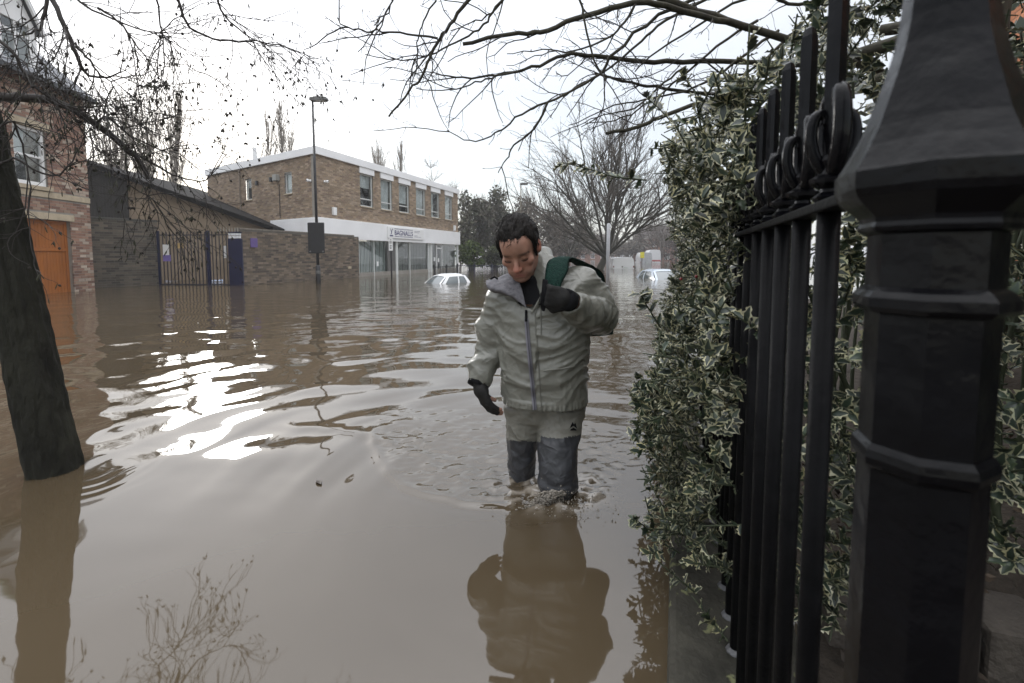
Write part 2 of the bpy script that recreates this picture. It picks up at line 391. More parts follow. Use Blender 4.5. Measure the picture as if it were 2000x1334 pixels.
# ================================================================== BUILDINGS
PAL_OFF = [(.29, .225, .165), (.325, .25, .185), (.255, .195, .14), (.35, .275, .21), (.225, .165, .125), (.30, .225, .155)]
PAL_WALL = [(.155, .125, .098), (.19, .15, .115), (.125, .102, .083), (.205, .165, .13), (.10, .083, .07)]
PAL_DARK = [(.085, .075, .062), (.11, .095, .078), (.065, .058, .05), (.125, .105, .085)]
PAL_RED = [(.26, .155, .115), (.29, .185, .14), (.22, .13, .10), (.32, .23, .175), (.18, .11, .09), (.42, .35, .29), (.27, .165, .125)]
M_mortar = mat('mortar', (.27, .25, .22), .95, scale=3, bump=.2)
M_mortard = mat('mortar_sooty', (.13, .12, .105), .95, scale=3, bump=.2)
M_white = mat('white_paint', (.80, .80, .80), .45, var=.05, scale=.8)
M_fascia = mat('white_fascia_board', (.84, .84, .85), .5, var=.07, scale=.9, bump=.05, bscale=20)
M_stone = mat('sandstone', (.42, .35, .25), .85, var=.2, scale=5, bump=.3)
M_frame = mat('grey_white_frame', (.62, .63, .62), .4, var=.06)
M_steel = mat('black_painted_steel', (.018, .018, .02), .4, var=.3, bump=.1, bscale=80)
M_dark = mat('dark_interior', (.02, .02, .022), .9)
M_glass = glass_mat('window_glass')
M_blind = mat('pale_blind', (.52, .55, .53), .8, var=.12, scale=1.2)
M_curtain = mat('net_curtain', (.60, .62, .63), .85, var=.15, scale=2.0)
M_slate = mat('roof_slate', (.17, .175, .19), .6, var=.25, scale=3, bump=.2)
M_blue = mat('navy_paint', (.007, .010, .042), .45, var=.2)

A0 = PZ(700, 541, 0.0)
def s_at(px, off=0.0):              # distance along the street frontage where the photo column px meets it
    c = ray(px, 500); k = c.x / c.y; A = A0 - W * 0 + W * off
    return (k * A.y - A.x) / (U.x - k * U.y)
SB0, SB1 = s_at(622), s_at(895)
OB = A0 + U * SB0; OB.z = 0
office = thing('office_building', 'two storey flat roofed tan brick office with white fascias and sign', 'building', mtx=frame(OB, U))
def so(px): return s_at(px) - SB0
LF = so(895); ZT = 5.55; ZF = 5.22
wins = [(706, 731), (746, 768), (781, 801), (814, 832), (843, 859), (870, 884)]
holes = [(so(a), so(b), 3.38, 4.93) for a, b in wins]
x_p0 = so(703)
# upper wall: mortar slab, brick skin
def slab(mb, w, z0, z1, holes, y0, y1, x0=0):
    xs_ = sorted({x0, x0 + w, *[h[0] for h in holes], *[h[1] for h in holes]}); zs_ = sorted({z0, z1, *[h[2] for h in holes], *[h[3] for h in holes]})
    for a, b in zip(xs_, xs_[1:]):
        for c, d in zip(zs_, zs_[1:]):
            if any(h[0] <= a + 1e-6 and b <= h[1] + 1e-6 and h[2] <= c + 1e-6 and d <= h[3] + 1e-6 for h in holes): continue
            mb.box(a, b, y0, y1, c, d)
    return mb
wall_f = slab(MB(), LF, 2.6, ZT - .02, holes, 0, .25).build('front_wall', M_mortar, office)
pan = [(so(a) - .05, so(b) + .08, 4.93, ZF + .05) for a, b in wins]
bricks('front_brickwork', office, LF, ZF - 2.62, holes + pan, None, M_brick, z0=2.62, palette=PAL_OFF, seed=3)
fas = MB(); fas.bbox(-.10, LF + .06, -.10, .02, ZF, ZT, .012); fas.build('roof_fascia', M_fascia, office)
for a, b in wins:
    MB().bbox(so(a) - .05, so(b) + .08, -.055, .015, 4.93, ZF - .003, .006).build('fascia_panel', M_fascia, office)
for i, (a, b) in enumerate(wins):
    x0, x1 = so(a), so(b); fr = MB(); t = .055; y0, y1 = .06, .12
    fr.box(x0, x0 + t, y0, y1, 3.38, 4.93); fr.box(x1 - t, x1, y0, y1, 3.38, 4.93)
    fr.box(x0 + t, x1 - t, y0, y1, 3.38, 3.38 + t); fr.box(x0 + t, x1 - t, y0, y1, 4.93 - t, 4.93); fr.box(x0 + t, x1 - t, y0, y1, 3.72, 3.77)
    w_ = fr.build('window', M_frame, office)
    MB().box(x0 + t, x1 - t, .085, .091, 3.38 + t, 4.93 - t).build('pane', M_glass, w_)
    MB().box(x0 - .03, x1 + .03, -.06, .05, 3.33, 3.378).build('sill', M_stone, w_)
    cu = MB(); n_ = 9; xx = np.linspace(x0, x0 + (x1 - x0) * [.98, .9, .95, 1, .55, .9][i], n_ * 2 + 1)
    for k in range(n_ * 2):
        ya = .2 + (.03 if k % 2 else 0); yb = .2 + (0 if k % 2 else .03)
        zb = [4.3, 3.4, 3.9, 3.4, 3.4, 3.4][i]
        cu.add([(xx[k], ya, zb), (xx[k + 1], yb, zb), (xx[k + 1], yb, 4.93), (xx[k], ya, 4.93)], [(0, 1, 2, 3)])
    cu.build('curtain', M_curtain, w_)
MB().box(1.2, LF - .1, 1.6, 1.65, 2.7, 5.3).build('office_interior', M_dark, office)
# lower white fascia
fl = MB(); fl.bbox(-.08, LF + .05, -.14, .0, 1.76, 2.62, .012); fl.build('shop_fascia', M_fascia, office)
MB().box(0, LF, .002, .25, -.55, .2).build('base_wall', M_mortar, office)
# shop front
sf0 = so(700)
MB().box(0, sf0, .0, .25, .2, 1.76).build('corner_wall', M_mortar, office)
bricks('corner_brickwork', office, sf0 - .01, 1.74, [], None, M_brick, z0=0.0, palette=PAL_WALL, seed=9)
def shop_pane(a, b, z0=.02, z1=1.76, slats=True, colr=M_blind):
    x0, x1 = so(a), so(b)
    g = MB().box(x0, x1, .05, .058, z0, z1).build('shop_pane', M_glass, office)
    if slats:
        bl = MB(); k = int((x1 - x0) / .11); 
        for i in range(k):
            xa = x0 + (x1 - x0) * i / k; xb = x0 + (x1 - x0) * (i + .93) / k; yo = .16 + (i % 3) * .006
            bl.add([(xa, yo, z0), (xb, yo + .035, z0), (xb, yo + .035, z1), (xa, yo, z1)], [(0, 1, 2, 3)])
        bl.build('vertical_blind', colr, g)
    return g
M_blind2 = mat('grey_blind', (.36, .37, .35), .8, var=.15, scale=1.5)
M_blind3 = mat('pale_green_blind', (.50, .56, .54), .8, var=.10, scale=.8)
shop_pane(701, 730, colr=M_blind3); shop_pane(731, 758, colr=M_blind3)
shop_pane(777, 800, colr=M_blind2); shop_pane(801, 836, colr=M_blind2); shop_pane(844, 852, slats=False); shop_pane(864, 893, colr=M_blind)
MB().box(so(758), so(777), .04, .30, .0, 1.76).build('recessed_column', mat('dark_grey_column', (.12, .115, .11), .7), office)
MB().box(so(773), so(777), -.02, .03, .0, 1.757).build('mullion', M_frame, office)
for a, b in ((800, 801), (836, 838.5), (840, 844), (892.6, 895), (700, 701), (730, 731)):
    MB().box(so(a), so(b), -.015, .07, .0, 1.757).build('mullion', M_frame, office)
dr = MB(); x0, x1 = so(852.5), so(863.5)
dr.box(x0, x0 + .06, -.01, .06, 0, 1.757); dr.box(x1 - .06, x1, -.01, .06, 0, 1.757); dr.box(x0 + .06, x1 - .06, -.01, .06, 1.45, 1.52); dr.box(x0 + .06, x1 - .06, -.01, .06, 1.70, 1.757)
door = dr.build('door', M_white, office)
MB().box(x0 + .06, x1 - .06, .02, .026, 0, 1.45).build('door_pane', M_glass, door); MB().box(x0 + .06, x1 - .06, .02, .026, 1.52, 1.70).build('transom_pane', M_glass, door)
MB().box(x0 + .2, x0 + .36, .01, .018, .62, .85).build('paper_notice', M_white, door)
MB().box(so(848), so(851), .03, .045, .68, .92).build('paper_notice', M_white, office)
MB().box(so(737), so(740), .03, .045, .48, .72).build('paper_notice', M_white, office)
MB().box(sf0, LF, 1.2, 1.25, 0, 1.76).build('shop_interior', mat('shop_inner_wall', (.10, .105, .10), .9), office)
# sign with its lettering
sg = MB(); sx0, sx1 = so(752), so(822.5); sg.bbox(sx0, sx1, -.20, -.145, 1.93, 2.52, .01)
sign = sg.build('name_sign', M_white, office)
M_ink = mat('navy_ink', (.03, .025, .13), .5, var=.05)
def text(txt, size, x, y, z, parent, m, sxs=1.0, bold=0.0, name='lettering'):
    cu = bpy.data.curves.new(name, 'FONT'); cu.body = txt; cu.size = size; cu.extrude = .002; cu.offset = bold
    o = bpy.data.objects.new(name, cu); COL.objects.link(o); bpy.context.view_layer.update()
    me = bpy.data.meshes.new_from_object(o.evaluated_get(bpy.context.evaluated_depsgraph_get())); bpy.data.objects.remove(o)
    me.materials.clear(); me.materials.append(m)
    q = link(name, me, parent); q.matrix_local = Matrix.Translation((x, y, z)) @ Matrix.Rotation(R(90), 4, 'X') @ Matrix.Diagonal((sxs, 1, 1, 1))
    return q
sw = sx1 - sx0
tx = sx0 + sw * .165
t_ = text('BAGNALLS', .36, tx, -.2035, 2.105, sign, M_ink, 1.0, .004)
wtxt = max(v.co.x for v in t_.data.vertices); t_.data.transform(Matrix.Diagonal((sw * .50 / wtxt, 1, 1, 1)))
MB().box(tx, tx + sw * .50, -.204, -.2005, 2.42, 2.445).build('rule', M_ink, sign); MB().box(tx, tx + sw * .50, -.204, -.2005, 2.02, 2.045).build('rule', M_ink, sign)
mk = MB(); cx_ = sx0 + sw * .09
mk.prism([(cx_ - .14, 2.02), (cx_ + .14, 2.02), (cx_ + .14, 2.09), (cx_ - .14, 2.09)], -.205, -.2005)
mk.prism([(cx_ - .10, 2.44), (cx_ - .02, 2.36), (cx_ + .05, 2.26), (cx_ + .02, 2.16), (cx_ - .08, 2.12), (cx_ - .02, 2.22), (cx_ - .06, 2.32)], -.205, -.2005)
mk.prism([(cx_ + .08, 2.44), (cx_ + .13, 2.40), (cx_ + .12, 2.30), (cx_ + .08, 2.34)], -.205, -.2005)
mk.build('logo_mark', M_ink, sign)
M_greyink = mat('grey_ink', (.30, .30, .36), .5)
tx2 = sx0 + sw * .71
for z_, ln in ((2.38, .17), (2.31, .14), (2.13, .10), (2.06, .2)):
    MB().box(tx2, tx2 + sw * ln, -.2035, -.2005, z_, z_ + .025).build('small_print', M_greyink, sign)
# side facade
EL = P(412, 335, 1); k_ = None
YL = OB.y * (500 - 290) / (500 - 335); OL = P(412, 500, YL); OL.z = 0
dl = (OB - OL); LL = dl.length
# the side facade lives in the office's own coordinates through one shared matrix
side_m = office.matrix_world.inverted() @ frame(OL, dl)
def side(mb, name, m, parent=None):
    o = mb.build(name, m, office if parent is None else parent)
    if parent is None: o.matrix_local = side_m
    return o
kL = ray(412, 500).x / ray(412, 500).y
def sl(px):
    c = ray(px, 500); k = c.x / c.y; d = dl.normalized(); return (k * OL.y - OL.x) / (d.x - k * d.y)
sh = [(sl(561), sl(575), 3.75, 4.65), (sl(485), sl(497), 3.7, 4.7)]
side(slab(MB(), LL - .03, -.5, ZT - .02, sh, 0, .02), 'side_wall', M_mortar)
bo = bricks('side_brickwork', office, LL, ZF - .9, sh + [(sl(535) - .02, LL, .9, 2.62)], None, M_brick, z0=.9, palette=PAL_OFF, seed=5); bo.matrix_local = side_m
side(MB().bbox(-.06, LL - .02, -.10, .02, ZF + .004, ZT - .004, .012), 'side_fascia', M_fascia)
side(MB().bbox(sl(535), LL - .02, -.12, -.0, 1.76, 2.615, .012), 'side_shop_fascia', M_fascia)
for q in sh:
    w_ = side(MB().box(q[0], q[0] + .05, .05, .11, q[2], q[3]).box(q[1] - .05, q[1], .05, .11, q[2], q[3]).box(q[0] + .05, q[1] - .05, .05, .11, q[3] - .05, q[3]).box(q[0] + .05, q[1] - .05, .05, .11, q[2], q[2] + .05), 'side_window', M_frame)
    MB().box(q[0], q[1], .08, .086, q[2], q[3]).build('pane', M_glass, w_); MB().box(q[0], q[1], .14, .15, q[2], q[3]).build('blind', M_curtain if q[1] > 6 else M_dark, w_)
    MB().box(q[0] - .05, q[1] + .05, -.05, .05, q[2] - .05, q[2] - .003).build('sill', M_stone, w_)
M_boxg = mat('grey_vent_box', (.30, .30, .28), .6)
for px, z_, w2, h2, d2, m_ in ((548.5, 4.5, .3, .28, .2, M_boxg), (537, 4.47, .13, .2, .12, M_steel), (509, 4.42, .13, .2, .1, M_steel)):
    side(MB().bbox(sl(px) - w2 / 2, sl(px) + w2 / 2, -d2, -.008, z_ - h2 / 2, z_ + h2 / 2, .015), 'vent_box', m_)
side(MB().tube([(sl(476), -.06, .9), (sl(476), -.06, 5.2)], .035, 8), 'downpipe', mat('weathered_pipe', (.22, .18, .14), .7))
side(MB().tube([(sl(551), -.03, 2.7), (sl(551), -.03, 4.2)], .015, 6), 'cable', M_steel)
def cctv(parent, mtx, s=1.0):
    mb = MB(); mb.lathe([(.02, 0), (.06, .01), (.06, .05), (.03, .05)], n=10); 
    mb.tube([(0, 0, .03), (0, -.0, .12)], .02, 8); mb.lathe([(.0, .10), (.055, .11), (.07, .15), (.055, .2), (.0, .215)], n=12)
    o = mb.build('security_camera', M_white, parent, True, mtx); MB().lathe([(.0, .205), (.03, .212), (.0, .222)], n=10).build('lens', M_steel, o); return o
cctv(office, Matrix.Translation((.45, -.01, 4.15)) @ Matrix.Rotation(R(90), 4, 'X')); o_ = cctv(office, side_m @ Matrix.Translation((LL - .35, -.01, 4.15)) @ Matrix.Rotation(R(90), 4, 'X'))
MB().bbox(.85, 1.05, -.13, -.009, 2.78, 3.12, .02).build('alarm_box', M_white, office)
MB().bbox(LF - .75, LF - .58, -.13, -.009, 2.7, 3.05, .02).build('alarm_box', M_white, office)
side(MB().tube([(sl(560), -.13, 2.2), (sl(560), -.28, 2.12)], .04, 8), 'dark_floodlight', M_steel)
# flat roof and flue
bl_ = OL - OB; q3 = office.matrix_world.inverted() @ OL
rm = MB(); L2 = Vector((LF, 0, 0)); rm.add([(0, 0, ZT - .06), (LF, 0, ZT - .06), (LF + q3.x, q3.y, ZT - .06), (q3.x, q3.y, ZT - .06), (0, 0, ZT - .2), (LF, 0, ZT - .2), (LF + q3.x, q3.y, ZT - .2), (q3.x, q3.y, ZT - .2)],
    [(0, 1, 2, 3), (7, 6, 5, 4), (0, 4, 5, 1), (1, 5, 6, 2), (2, 6, 7, 3), (3, 7, 4, 0)]); rm.build('flat_roof', mat('roof_felt', (.10, .10, .10), .9), office)
bk = MB(); bk.add([(LF, .26, -.5), (LF + q3.x, q3.y, -.5), (LF + q3.x, q3.y, ZT - .21), (LF, .26, ZT - .21)], [(0, 1, 2, 3)]); bk.build('end_wall', M_mortar, office)
MB().tube([(q3.x * .58 + .5, q3.y * .58, ZT - .1), (q3.x * .58 + .5, q3.y * .58, ZT + .75)], .1, 10).build('flue', M_white, office)

# ---------------------------------------------------------------- boundary wall between gate and office
SW0, SW1 = s_at(470, .2), s_at(701, .2)
Ow = A0 + W * .2 + U * SW0; Ow.z = 0
bw = thing('boundary_wall', 'brown brick boundary wall with small purple sign beside the office shopfront', 'wall', mtx=frame(Ow, U))
lw = SW1 - SW0
MB().box(0, lw, .0, .2, -.55, 1.89).build('wall_core', M_mortard, bw)
bricks('brickwork', bw, lw, 1.9, [], None, M_brick, z0=-.05, palette=PAL_WALL, seed=12)
for k in range(int(lw / .45)):
    a = k * .45; MB().bbox(a + .004, min(lw, a + .446), -.022, .222, 1.892, 1.955, .008).build('coping_stone', mat('coping', (.17, .15, .125), .9, scale=6, bump=.3), bw)
xw = s_at(497, .2) - SW0
ps = MB().bbox(xw - .16, xw + .12, -.035, -.014, 1.3, 1.62, .004).build('wall_sign', mat('purple_sign', (.11, .07, .22), .5), None, mtx=frame(Ow, U))
tag(ps, 'small purple notice fixed on the brown brick wall', 'sign')
MB().box(s_at(682, .2) - SW0 - .11, s_at(682, .2) - SW0 + .11, -.03, -.012, .42, .53).build('air_vent', M_stone, bw)

# ---------------------------------------------------------------- gate, left wall
G0 = PZ(313, 556, 0); G1 = Ow.copy(); dg_ = G1 - G0; lg = dg_.length
gate = thing('iron_gate', 'dark blue iron bar gate between two brick walls', 'gate', mtx=frame(G0, dg_))
def sg_(px):
    c = ray(px, 500); k = c.x / c.y; d = dg_.normalized(); return (k * G0.y - G0.x) / (d.x - k * d.y)
ge = sg_(446); nb = 20
bar_me = MB().box(-.011, .011, -.011, .011, -.5, 1.83).mesh('gate_bar', mat('gate_iron', (.022, .021, .03), .5, var=.3))
for k in range(nb): link('bar', bar_me, gate, Matrix.Translation((.05 + k * (ge - .1) / (nb - 1), 0, 0)))
for z_ in (.0, 1.70): MB().box(.02, ge, -.018, .018, z_, z_ + .035).build('gate_rail', mat('gate_iron'), gate)
MB().bbox(sg_(405), sg_(409.5), -.05, .05, -.5, 1.86, .008).build('gate_post', M_blue, gate)
MB().bbox(-.02, .04, -.04, .04, -.5, 1.86, .008).build('gate_post', M_blue, gate)
sp_me = MB().lathe([(.016, 1.82), (.02, 1.88), (.0, 2.0)], n=4).mesh('gate_spike', mat('pale_spike', (.30, .28, .24), .6))
for k in range(8): link('spike', sp_me, gate, Matrix.Translation((sg_(428 + k * 5.5), 0, 0)))
bgate = thing('blue_side_gate', 'solid royal blue side gate with white squares along its top', 'gate', mtx=frame(G0 + dg_ * 0, dg_))
gx0, gx1 = sg_(447), sg_(474)
MB().bbox(gx0, gx1, -.03, .03, -.5, 1.55, .008).build('door_leaf', M_blue, bgate)
MB().box(gx0, gx1, -.02, .02, 1.55, 1.59).box(gx0, gx1, -.02, .02, 1.78, 1.82).build('grille_rail', M_blue, bgate)
M_wsq = mat('white_grille_plate', (.75, .77, .80), .5)
for k in range(5):
    for z_ in (1.60, 1.695):
        a = gx0 + .02 + k * (gx1 - gx0 - .04) / 5; MB().box(a, a + (gx1 - gx0) / 5 * .72, -.012, .012, z_, z_ + .075).build('grille_plate', M_wsq, bgate)
def gate_sign(px, py, w, h, m, label):
    p = P(px, py, G0.y - .04); o = MB().bbox(-w / 2, w / 2, -.006, .006, -h / 2, h / 2, .002).build('gate_sign', m, None, mtx=frame(p, dg_)); tag(o, label, 'sign'); return o
gate_sign(324, 488, .22, .36, M_white, 'white paper notice tied to the left end of the iron gate')
gate_sign(326, 504, .28, .22, mat('lilac_sign', (.20, .15, .42), .5), 'purple sign low on the iron gate under the white notice')
gate_sign(352, 480, .24, .17, mat('tan_sign', (.55, .38, .16), .6), 'small tan sign on the bars of the iron gate')
gate_sign(440, 492, .10, .42, M_white, 'narrow white notice beside the solid blue gate')
# floating plastic at the gate foot
for px0, px1, nm in ((410, 436, 'pale blue plastic sheet floating at the foot of the gate post'), (322, 350, 'flat blue plastic strip floating at the left end of the gate')):
    mb = MB(); a = PZ(px0, 550, 0); b_ = PZ(px1, 549, 0); mb_v = []; nn = 9
    rr_ = random.Random(px0)
    for i in range(nn):
        t = i / (nn - 1); c = a.lerp(b_, t); w2 = .10 * math.sin(math.pi * min(.95, max(.05, t)))
        for j in (-1, 0, 1): mb_v.append((c.x, c.y + j * w2, .012 + (.06 if j == 0 and px0 > 400 else .015) * rr_.random()))
    for i in range(nn): mb_v.append((mb_v[i * 3 + 1][0], mb_v[i * 3 + 1][1], -.03))
    mb.add(mb_v, [(i * 3 + j, (i + 1) * 3 + j, (i + 1) * 3 + j + 1, i * 3 + j + 1) for i in range(nn - 1) for j in (0, 1)]); 
    tag(mb.build('plastic_sheet', mat('pale_blue_plastic', (.35, .48, .75), .3, col2=(.6, .7, .85), scale=8), None, True), nm, 'litter')

# left sooty wall
L0 = PZ(165, 563, 0); L1 = G0.copy(); d_ = L1 - L0
lwall = thing('yard_wall', 'dark sooty brick wall between brick house and iron gate', 'wall', mtx=frame(L0, d_))
ll = d_.length
MB().box(0, ll, 0, .22, -.55, 2.17).build('wall_core', M_mortard, lwall)
bricks('brickwork', lwall, ll, 2.2, [], None, M_brick, z0=-.05, palette=PAL_DARK, seed=22)
for k in range(int(ll / .4) + 1):
    a = k * .4; MB().bbox(a + .004, min(ll + .02, a + .396), -.025, .24, 2.165, 2.225, .008).build('coping_stone', mat('dark_coping', (.075, .07, .06), .9, scale=6, bump=.3), lwall)

# ---------------------------------------------------------------- low outbuilding with the long sloping roof
B0 = P(150, 307, 18.5); B1 = P(527, 441, 19.4); db = Vector((B1.x - B0.x, B1.y - B0.y, 0)); lb = db.length; Ob = Vector((B0.x, B0.y, 0))
barn = thing('outbuilding', 'low brown outbuilding with long dark sloping roof behind the gate', 'building', mtx=frame(Ob, db))
zl, zr = B0.z, B1.z
M_barn = mat('stained_render', (.19, .145, .10), .9, col2=(.29, .225, .16), scale=.9, bump=.3, bscale=25)
MB().prism([(0, -.5), (lb, -.5), (lb, zr - .1), (0, zl - .1)], 0.0, .25).build('gable_wall', M_barn, barn)
fr_ = lb * .25
M_board = mat('tarred_board', (.022, .019, .016), .8, var=.3, stretch=(1, 1, .1), scale=8)
nbd = 16
for k in range(nbd):
    a = fr_ * k / nbd; b_ = fr_ * (k + .94) / nbd; za = zl - .12 + (zr - zl) * a / lb
    MB().box(a, b_, -.05, -.004, 2.0, za - .12).build('wall_board', M_board, barn)
rp_ = MB(); th_ = .16
rp_.add([(-.2, -.35, zl + .05), (lb + .25, -.35, zr - .08), (lb + .25, 9, zr - .08), (-.2, 9, zl + .05), (-.2, -.35, zl + .05 - th_), (lb + .25, -.35, zr - .08 - th_), (lb + .25, 9, zr - .08 - th_), (-.2, 9, zl + .05 - th_)],
        [(0, 1, 2, 3), (7, 6, 5, 4), (0, 4, 5, 1), (1, 5, 6, 2), (2, 6, 7, 3), (3, 7, 4, 0)])
rp_.build('roof', mat('dark_roof_tile', (.022, .020, .019), .95, var=.3, scale=6, bump=.3, spec=.1), barn)
nrow = 34
tile_me = MB().bbox(-.155, .155, -.06, .03, -.02, .03, .008).mesh('verge_tile', mat('dark_roof_tile'))
ang_ = math.atan2(zr - .13 - zl, lb + .45)
for k in range(nrow):
    t = (k + .5) / nrow; link('verge_tile', tile_me, barn, Matrix.Translation((-.2 + t * (lb + .45), -.37, zl + .065 + (zr - .13 - zl) * t)) @ Matrix.Rotation(-ang_ + .03, 4, 'Y'))
MB().tube([(lb + .1, -.42, zr - .2), (lb + .1, -.42, -.5)], .04, 8).build('downpipe', M_steel, barn)

# ---------------------------------------------------------------- red brick house on the left
HO = P(181, 500, 13.46); HO.z = 0; hd = Vector((-.11, 1, 0)).normalized()
house = thing('brick_house', 'red mottled brick house with orange garage door, sash window and white dormer', 'house', mtx=frame(HO, hd))
def sh_(px):
    c = ray(px, 500); k = c.x / c.y; return (k * HO.y - HO.x) / (hd.x - k * hd.y)
HL = 7.0; ZE = 5.50
gd = (sh_(47), sh_(141), -.6, 1.95); wn_ = (sh_(42), sh_(104), 2.80, 4.25)
hh = [gd, wn_]
slab(MB(), HL, -.55, ZE, hh, .0, .28, x0=-HL).build('wall', M_mortar, house)
bands = [(-HL, .0, 2.52, 2.68), (gd[0] - .25, gd[1] + .12, 1.95, 2.13), (wn_[0] - .12, wn_[1] + .12, 4.25, 4.43)]
bricks('brickwork', house, HL, ZE + .1, hh + bands, None, M_brick, z0=-.1, x0=-HL, palette=PAL_RED, seed=31)
for i, (a, b_, c, d) in enumerate(bands): MB().bbox(a, b_, -.03, .02, c + .004, d - .004, .006).build(['string_course', 'door_lintel', 'window_lintel'][i], M_stone, house)
MB().bbox(wn_[0] - .08, wn_[1] + .08, -.06, .05, 2.69, 2.795, .008).build('window_sill', M_stone, house)
# end (gable) return
MB().box(-.28, 0.0, .281, 8, -.55, ZE).build('end_wall', M_mortar, house)
# garage door: vertical boards, frame
M_orange = mat('orange_stained_timber', (.31, .10, .016), .5, var=.22, stretch=(1, 1, .15), scale=7, bump=.1)
gdo = MB().box(gd[0], gd[1], .14, .16, -.55, 1.95).build('garage_door', M_orange, house); nbd = 13
for k in range(nbd):
    w_ = (gd[1] - gd[0] - .16) / nbd; a = gd[0] + .08 + k * w_
    MB().bbox(a + .004, a + w_ - .004, .112, .139, -.5, 1.12, .004).build('door_board', M_orange, gdo)
    MB().bbox(a + .004, a + w_ - .004, .112, .139, 1.22, 1.86, .004).build('door_board', M_orange, gdo)
MB().bbox(gd[0], gd[0] + .08, .09, .139, -.5, 1.945, .005).bbox(gd[1] - .08, gd[1], .09, .139, -.5, 1.945, .005).bbox(gd[0] + .08, gd[1] - .08, .09, .139, 1.125, 1.215, .005).bbox(gd[0] + .08, gd[1] - .08, .09, .139, 1.865, 1.945, .005).build('door_frame', M_orange, gdo)
tag(MB().bbox(sh_(70), sh_(83), .07, .088, .28, .52, .003).build('door_notice', M_white, None, mtx=frame(HO, hd)), 'white notice fixed low on the orange garage door', 'sign')
# sash window
fr = MB(); x0, x1, z0, z1 = wn_; t = .075
fr.bbox(x0, x0 + t, .05, .13, z0, z1, .006).bbox(x1 - t, x1, .05, .13, z0, z1, .006).bbox(x0 + t, x1 - t, .05, .13, z1 - t, z1, .006).bbox(x0 + t, x1 - t, .05, .13, z0, z0 + .10, .006)
zm = (z0 + z1) / 2 + .02; fr.bbox(x0 + t, x1 - t, .07, .14, zm - .03, zm + .03, .006)
sw_ = fr.build('sash_window', M_white, house)
MB().box(x0 + t, x1 - t, .10, .106, zm + .03, z1 - t).build('pane', M_glass, sw_); MB().box(x0 + t, x1 - t, .115, .121, z0 + .1, zm - .03).build('pane', M_glass, sw_)
MB().box(x0 + t, x1 - t - .3, .2, .22, zm - .05, z1).build('blind', M_curtain, sw_); MB().box(x0 - .1, x1 + .1, .6, .62, z0 - .1, z1 + .1).build('dark_room', M_dark, sw_)
# roof in slate courses
def slates(parent, x0, x1, y0, z0, ang, n, name='slate_course', m=M_slate, wid=.30, split=True):
    run = .24
    for k in range(n):
        ya = y0 + math.cos(ang) * run * k; za = z0 + math.sin(ang) * run * k
        mb = MB(); yb = ya + math.cos(ang) * run * 1.15; zb = za + math.sin(ang) * run * 1.15; q = .016
        x = x0 - (.15 if k % 2 else 0)
        while x < x1:
            a, b_ = max(x, x0) + .002, min(x + wid, x1) - .002; x += wid
            if b_ - a > .02: mb.add([(a, ya, za + q), (b_, ya, za + q), (b_, yb, zb), (a, yb, zb), (a, ya, za), (b_, ya, za)], [(0, 1, 2, 3), (4, 5, 1, 0)])
        o = mb.build(name, m, parent); o['kind'] = 'stuff'
MB().add([(-HL, -.25, ZE + .0), (.12, -.25, ZE), (.12, 4.2, ZE + 3.9), (-HL, 4.2, ZE + 3.9)], [(0, 1, 2, 3)]).build('roof_deck', M_slate, house)
slates(house, -HL, .12, -.27, ZE + .006, math.atan2(3.9, 4.45), 24)
MB().bbox(-HL, .05, -.36, -.24, ZE - .13, ZE + .01, .02).build('gutter', M_steel, house)
MB().box(.121, .15, -.2, 4.2, ZE - .2, ZE - .02).build('verge_trim', M_white, house)
MB().add([(.02, 0, ZE - .02), (.02, 8.4, ZE - .02), (.02, 4.2, ZE + 3.85)], [(0, 1, 2)]).build('gable_end', M_mortar, house)
# dormer
dx0, dx1 = sh_(22), sh_(101); dm = (dx0 + dx1) / 2
dorm = MB().box(dx0, dx0 + .12, .0, 1.3, ZE + .05, 6.75).box(dx1 - .12, dx1, .0, 1.3, ZE + .05, 6.75).prism([(dx0, 6.75), (dx1, 6.75), (dm, 7.62)], .0, .08).build('dormer', M_white, house)
MB().box(dx0 + .12, dx1 - .12, .02, .06, ZE + .05, 5.78).box(dx0 + .12, dx0 + .2, .02, .07, 5.78, 6.75).box(dx1 - .2, dx1 - .12, .02, .07, 5.78, 6.75).box(dm - .03, dm + .03, .02, .07, 5.78, 6.745).box(dx0 + .2, dx1 - .2, .025, .065, 6.45, 6.51).build('dormer_window_frame', M_white, dorm)
MB().box(dx0 + .2, dx1 - .2, .045, .05, 5.78, 6.75).build('pane', M_glass, dorm); MB().box(dx0 + .13, dx1 - .13, .5, .52, 5.7, 6.7).build('blind', M_curtain, dorm)
for sg2 in (-1, 1):
    e = dx0 - .14 if sg2 < 0 else dx1 + .14
    zz = 6.62
    MB().prism([(e, zz - .07), (dm, 7.72 - .07), (dm, 7.72 + .07), (e, zz + .07)], -.14, -.08).build('bargeboard', M_white, dorm)
    MB().add([(e, -.14, zz + .08), (dm, -.14, 7.80), (dm, 2.4, 7.80), (e, 1.5, zz + .08), (e, -.14, zz + .04), (dm, -.14, 7.76), (dm, 2.4, 7.76), (e, 1.5, zz + .04)],
             [(0, 1, 2, 3), (7, 6, 5, 4), (0, 4, 5, 1), (3, 2, 6, 7), (0, 3, 7, 4)]).build('dormer_roof', M_slate, dorm)
MB().bbox(dm - .07, dm + .07, -.15, 2.3, 7.78, 7.88, .03).build('ridge_tile', mat('green_ridge_lead', (.12, .2, .13), .6), dorm)

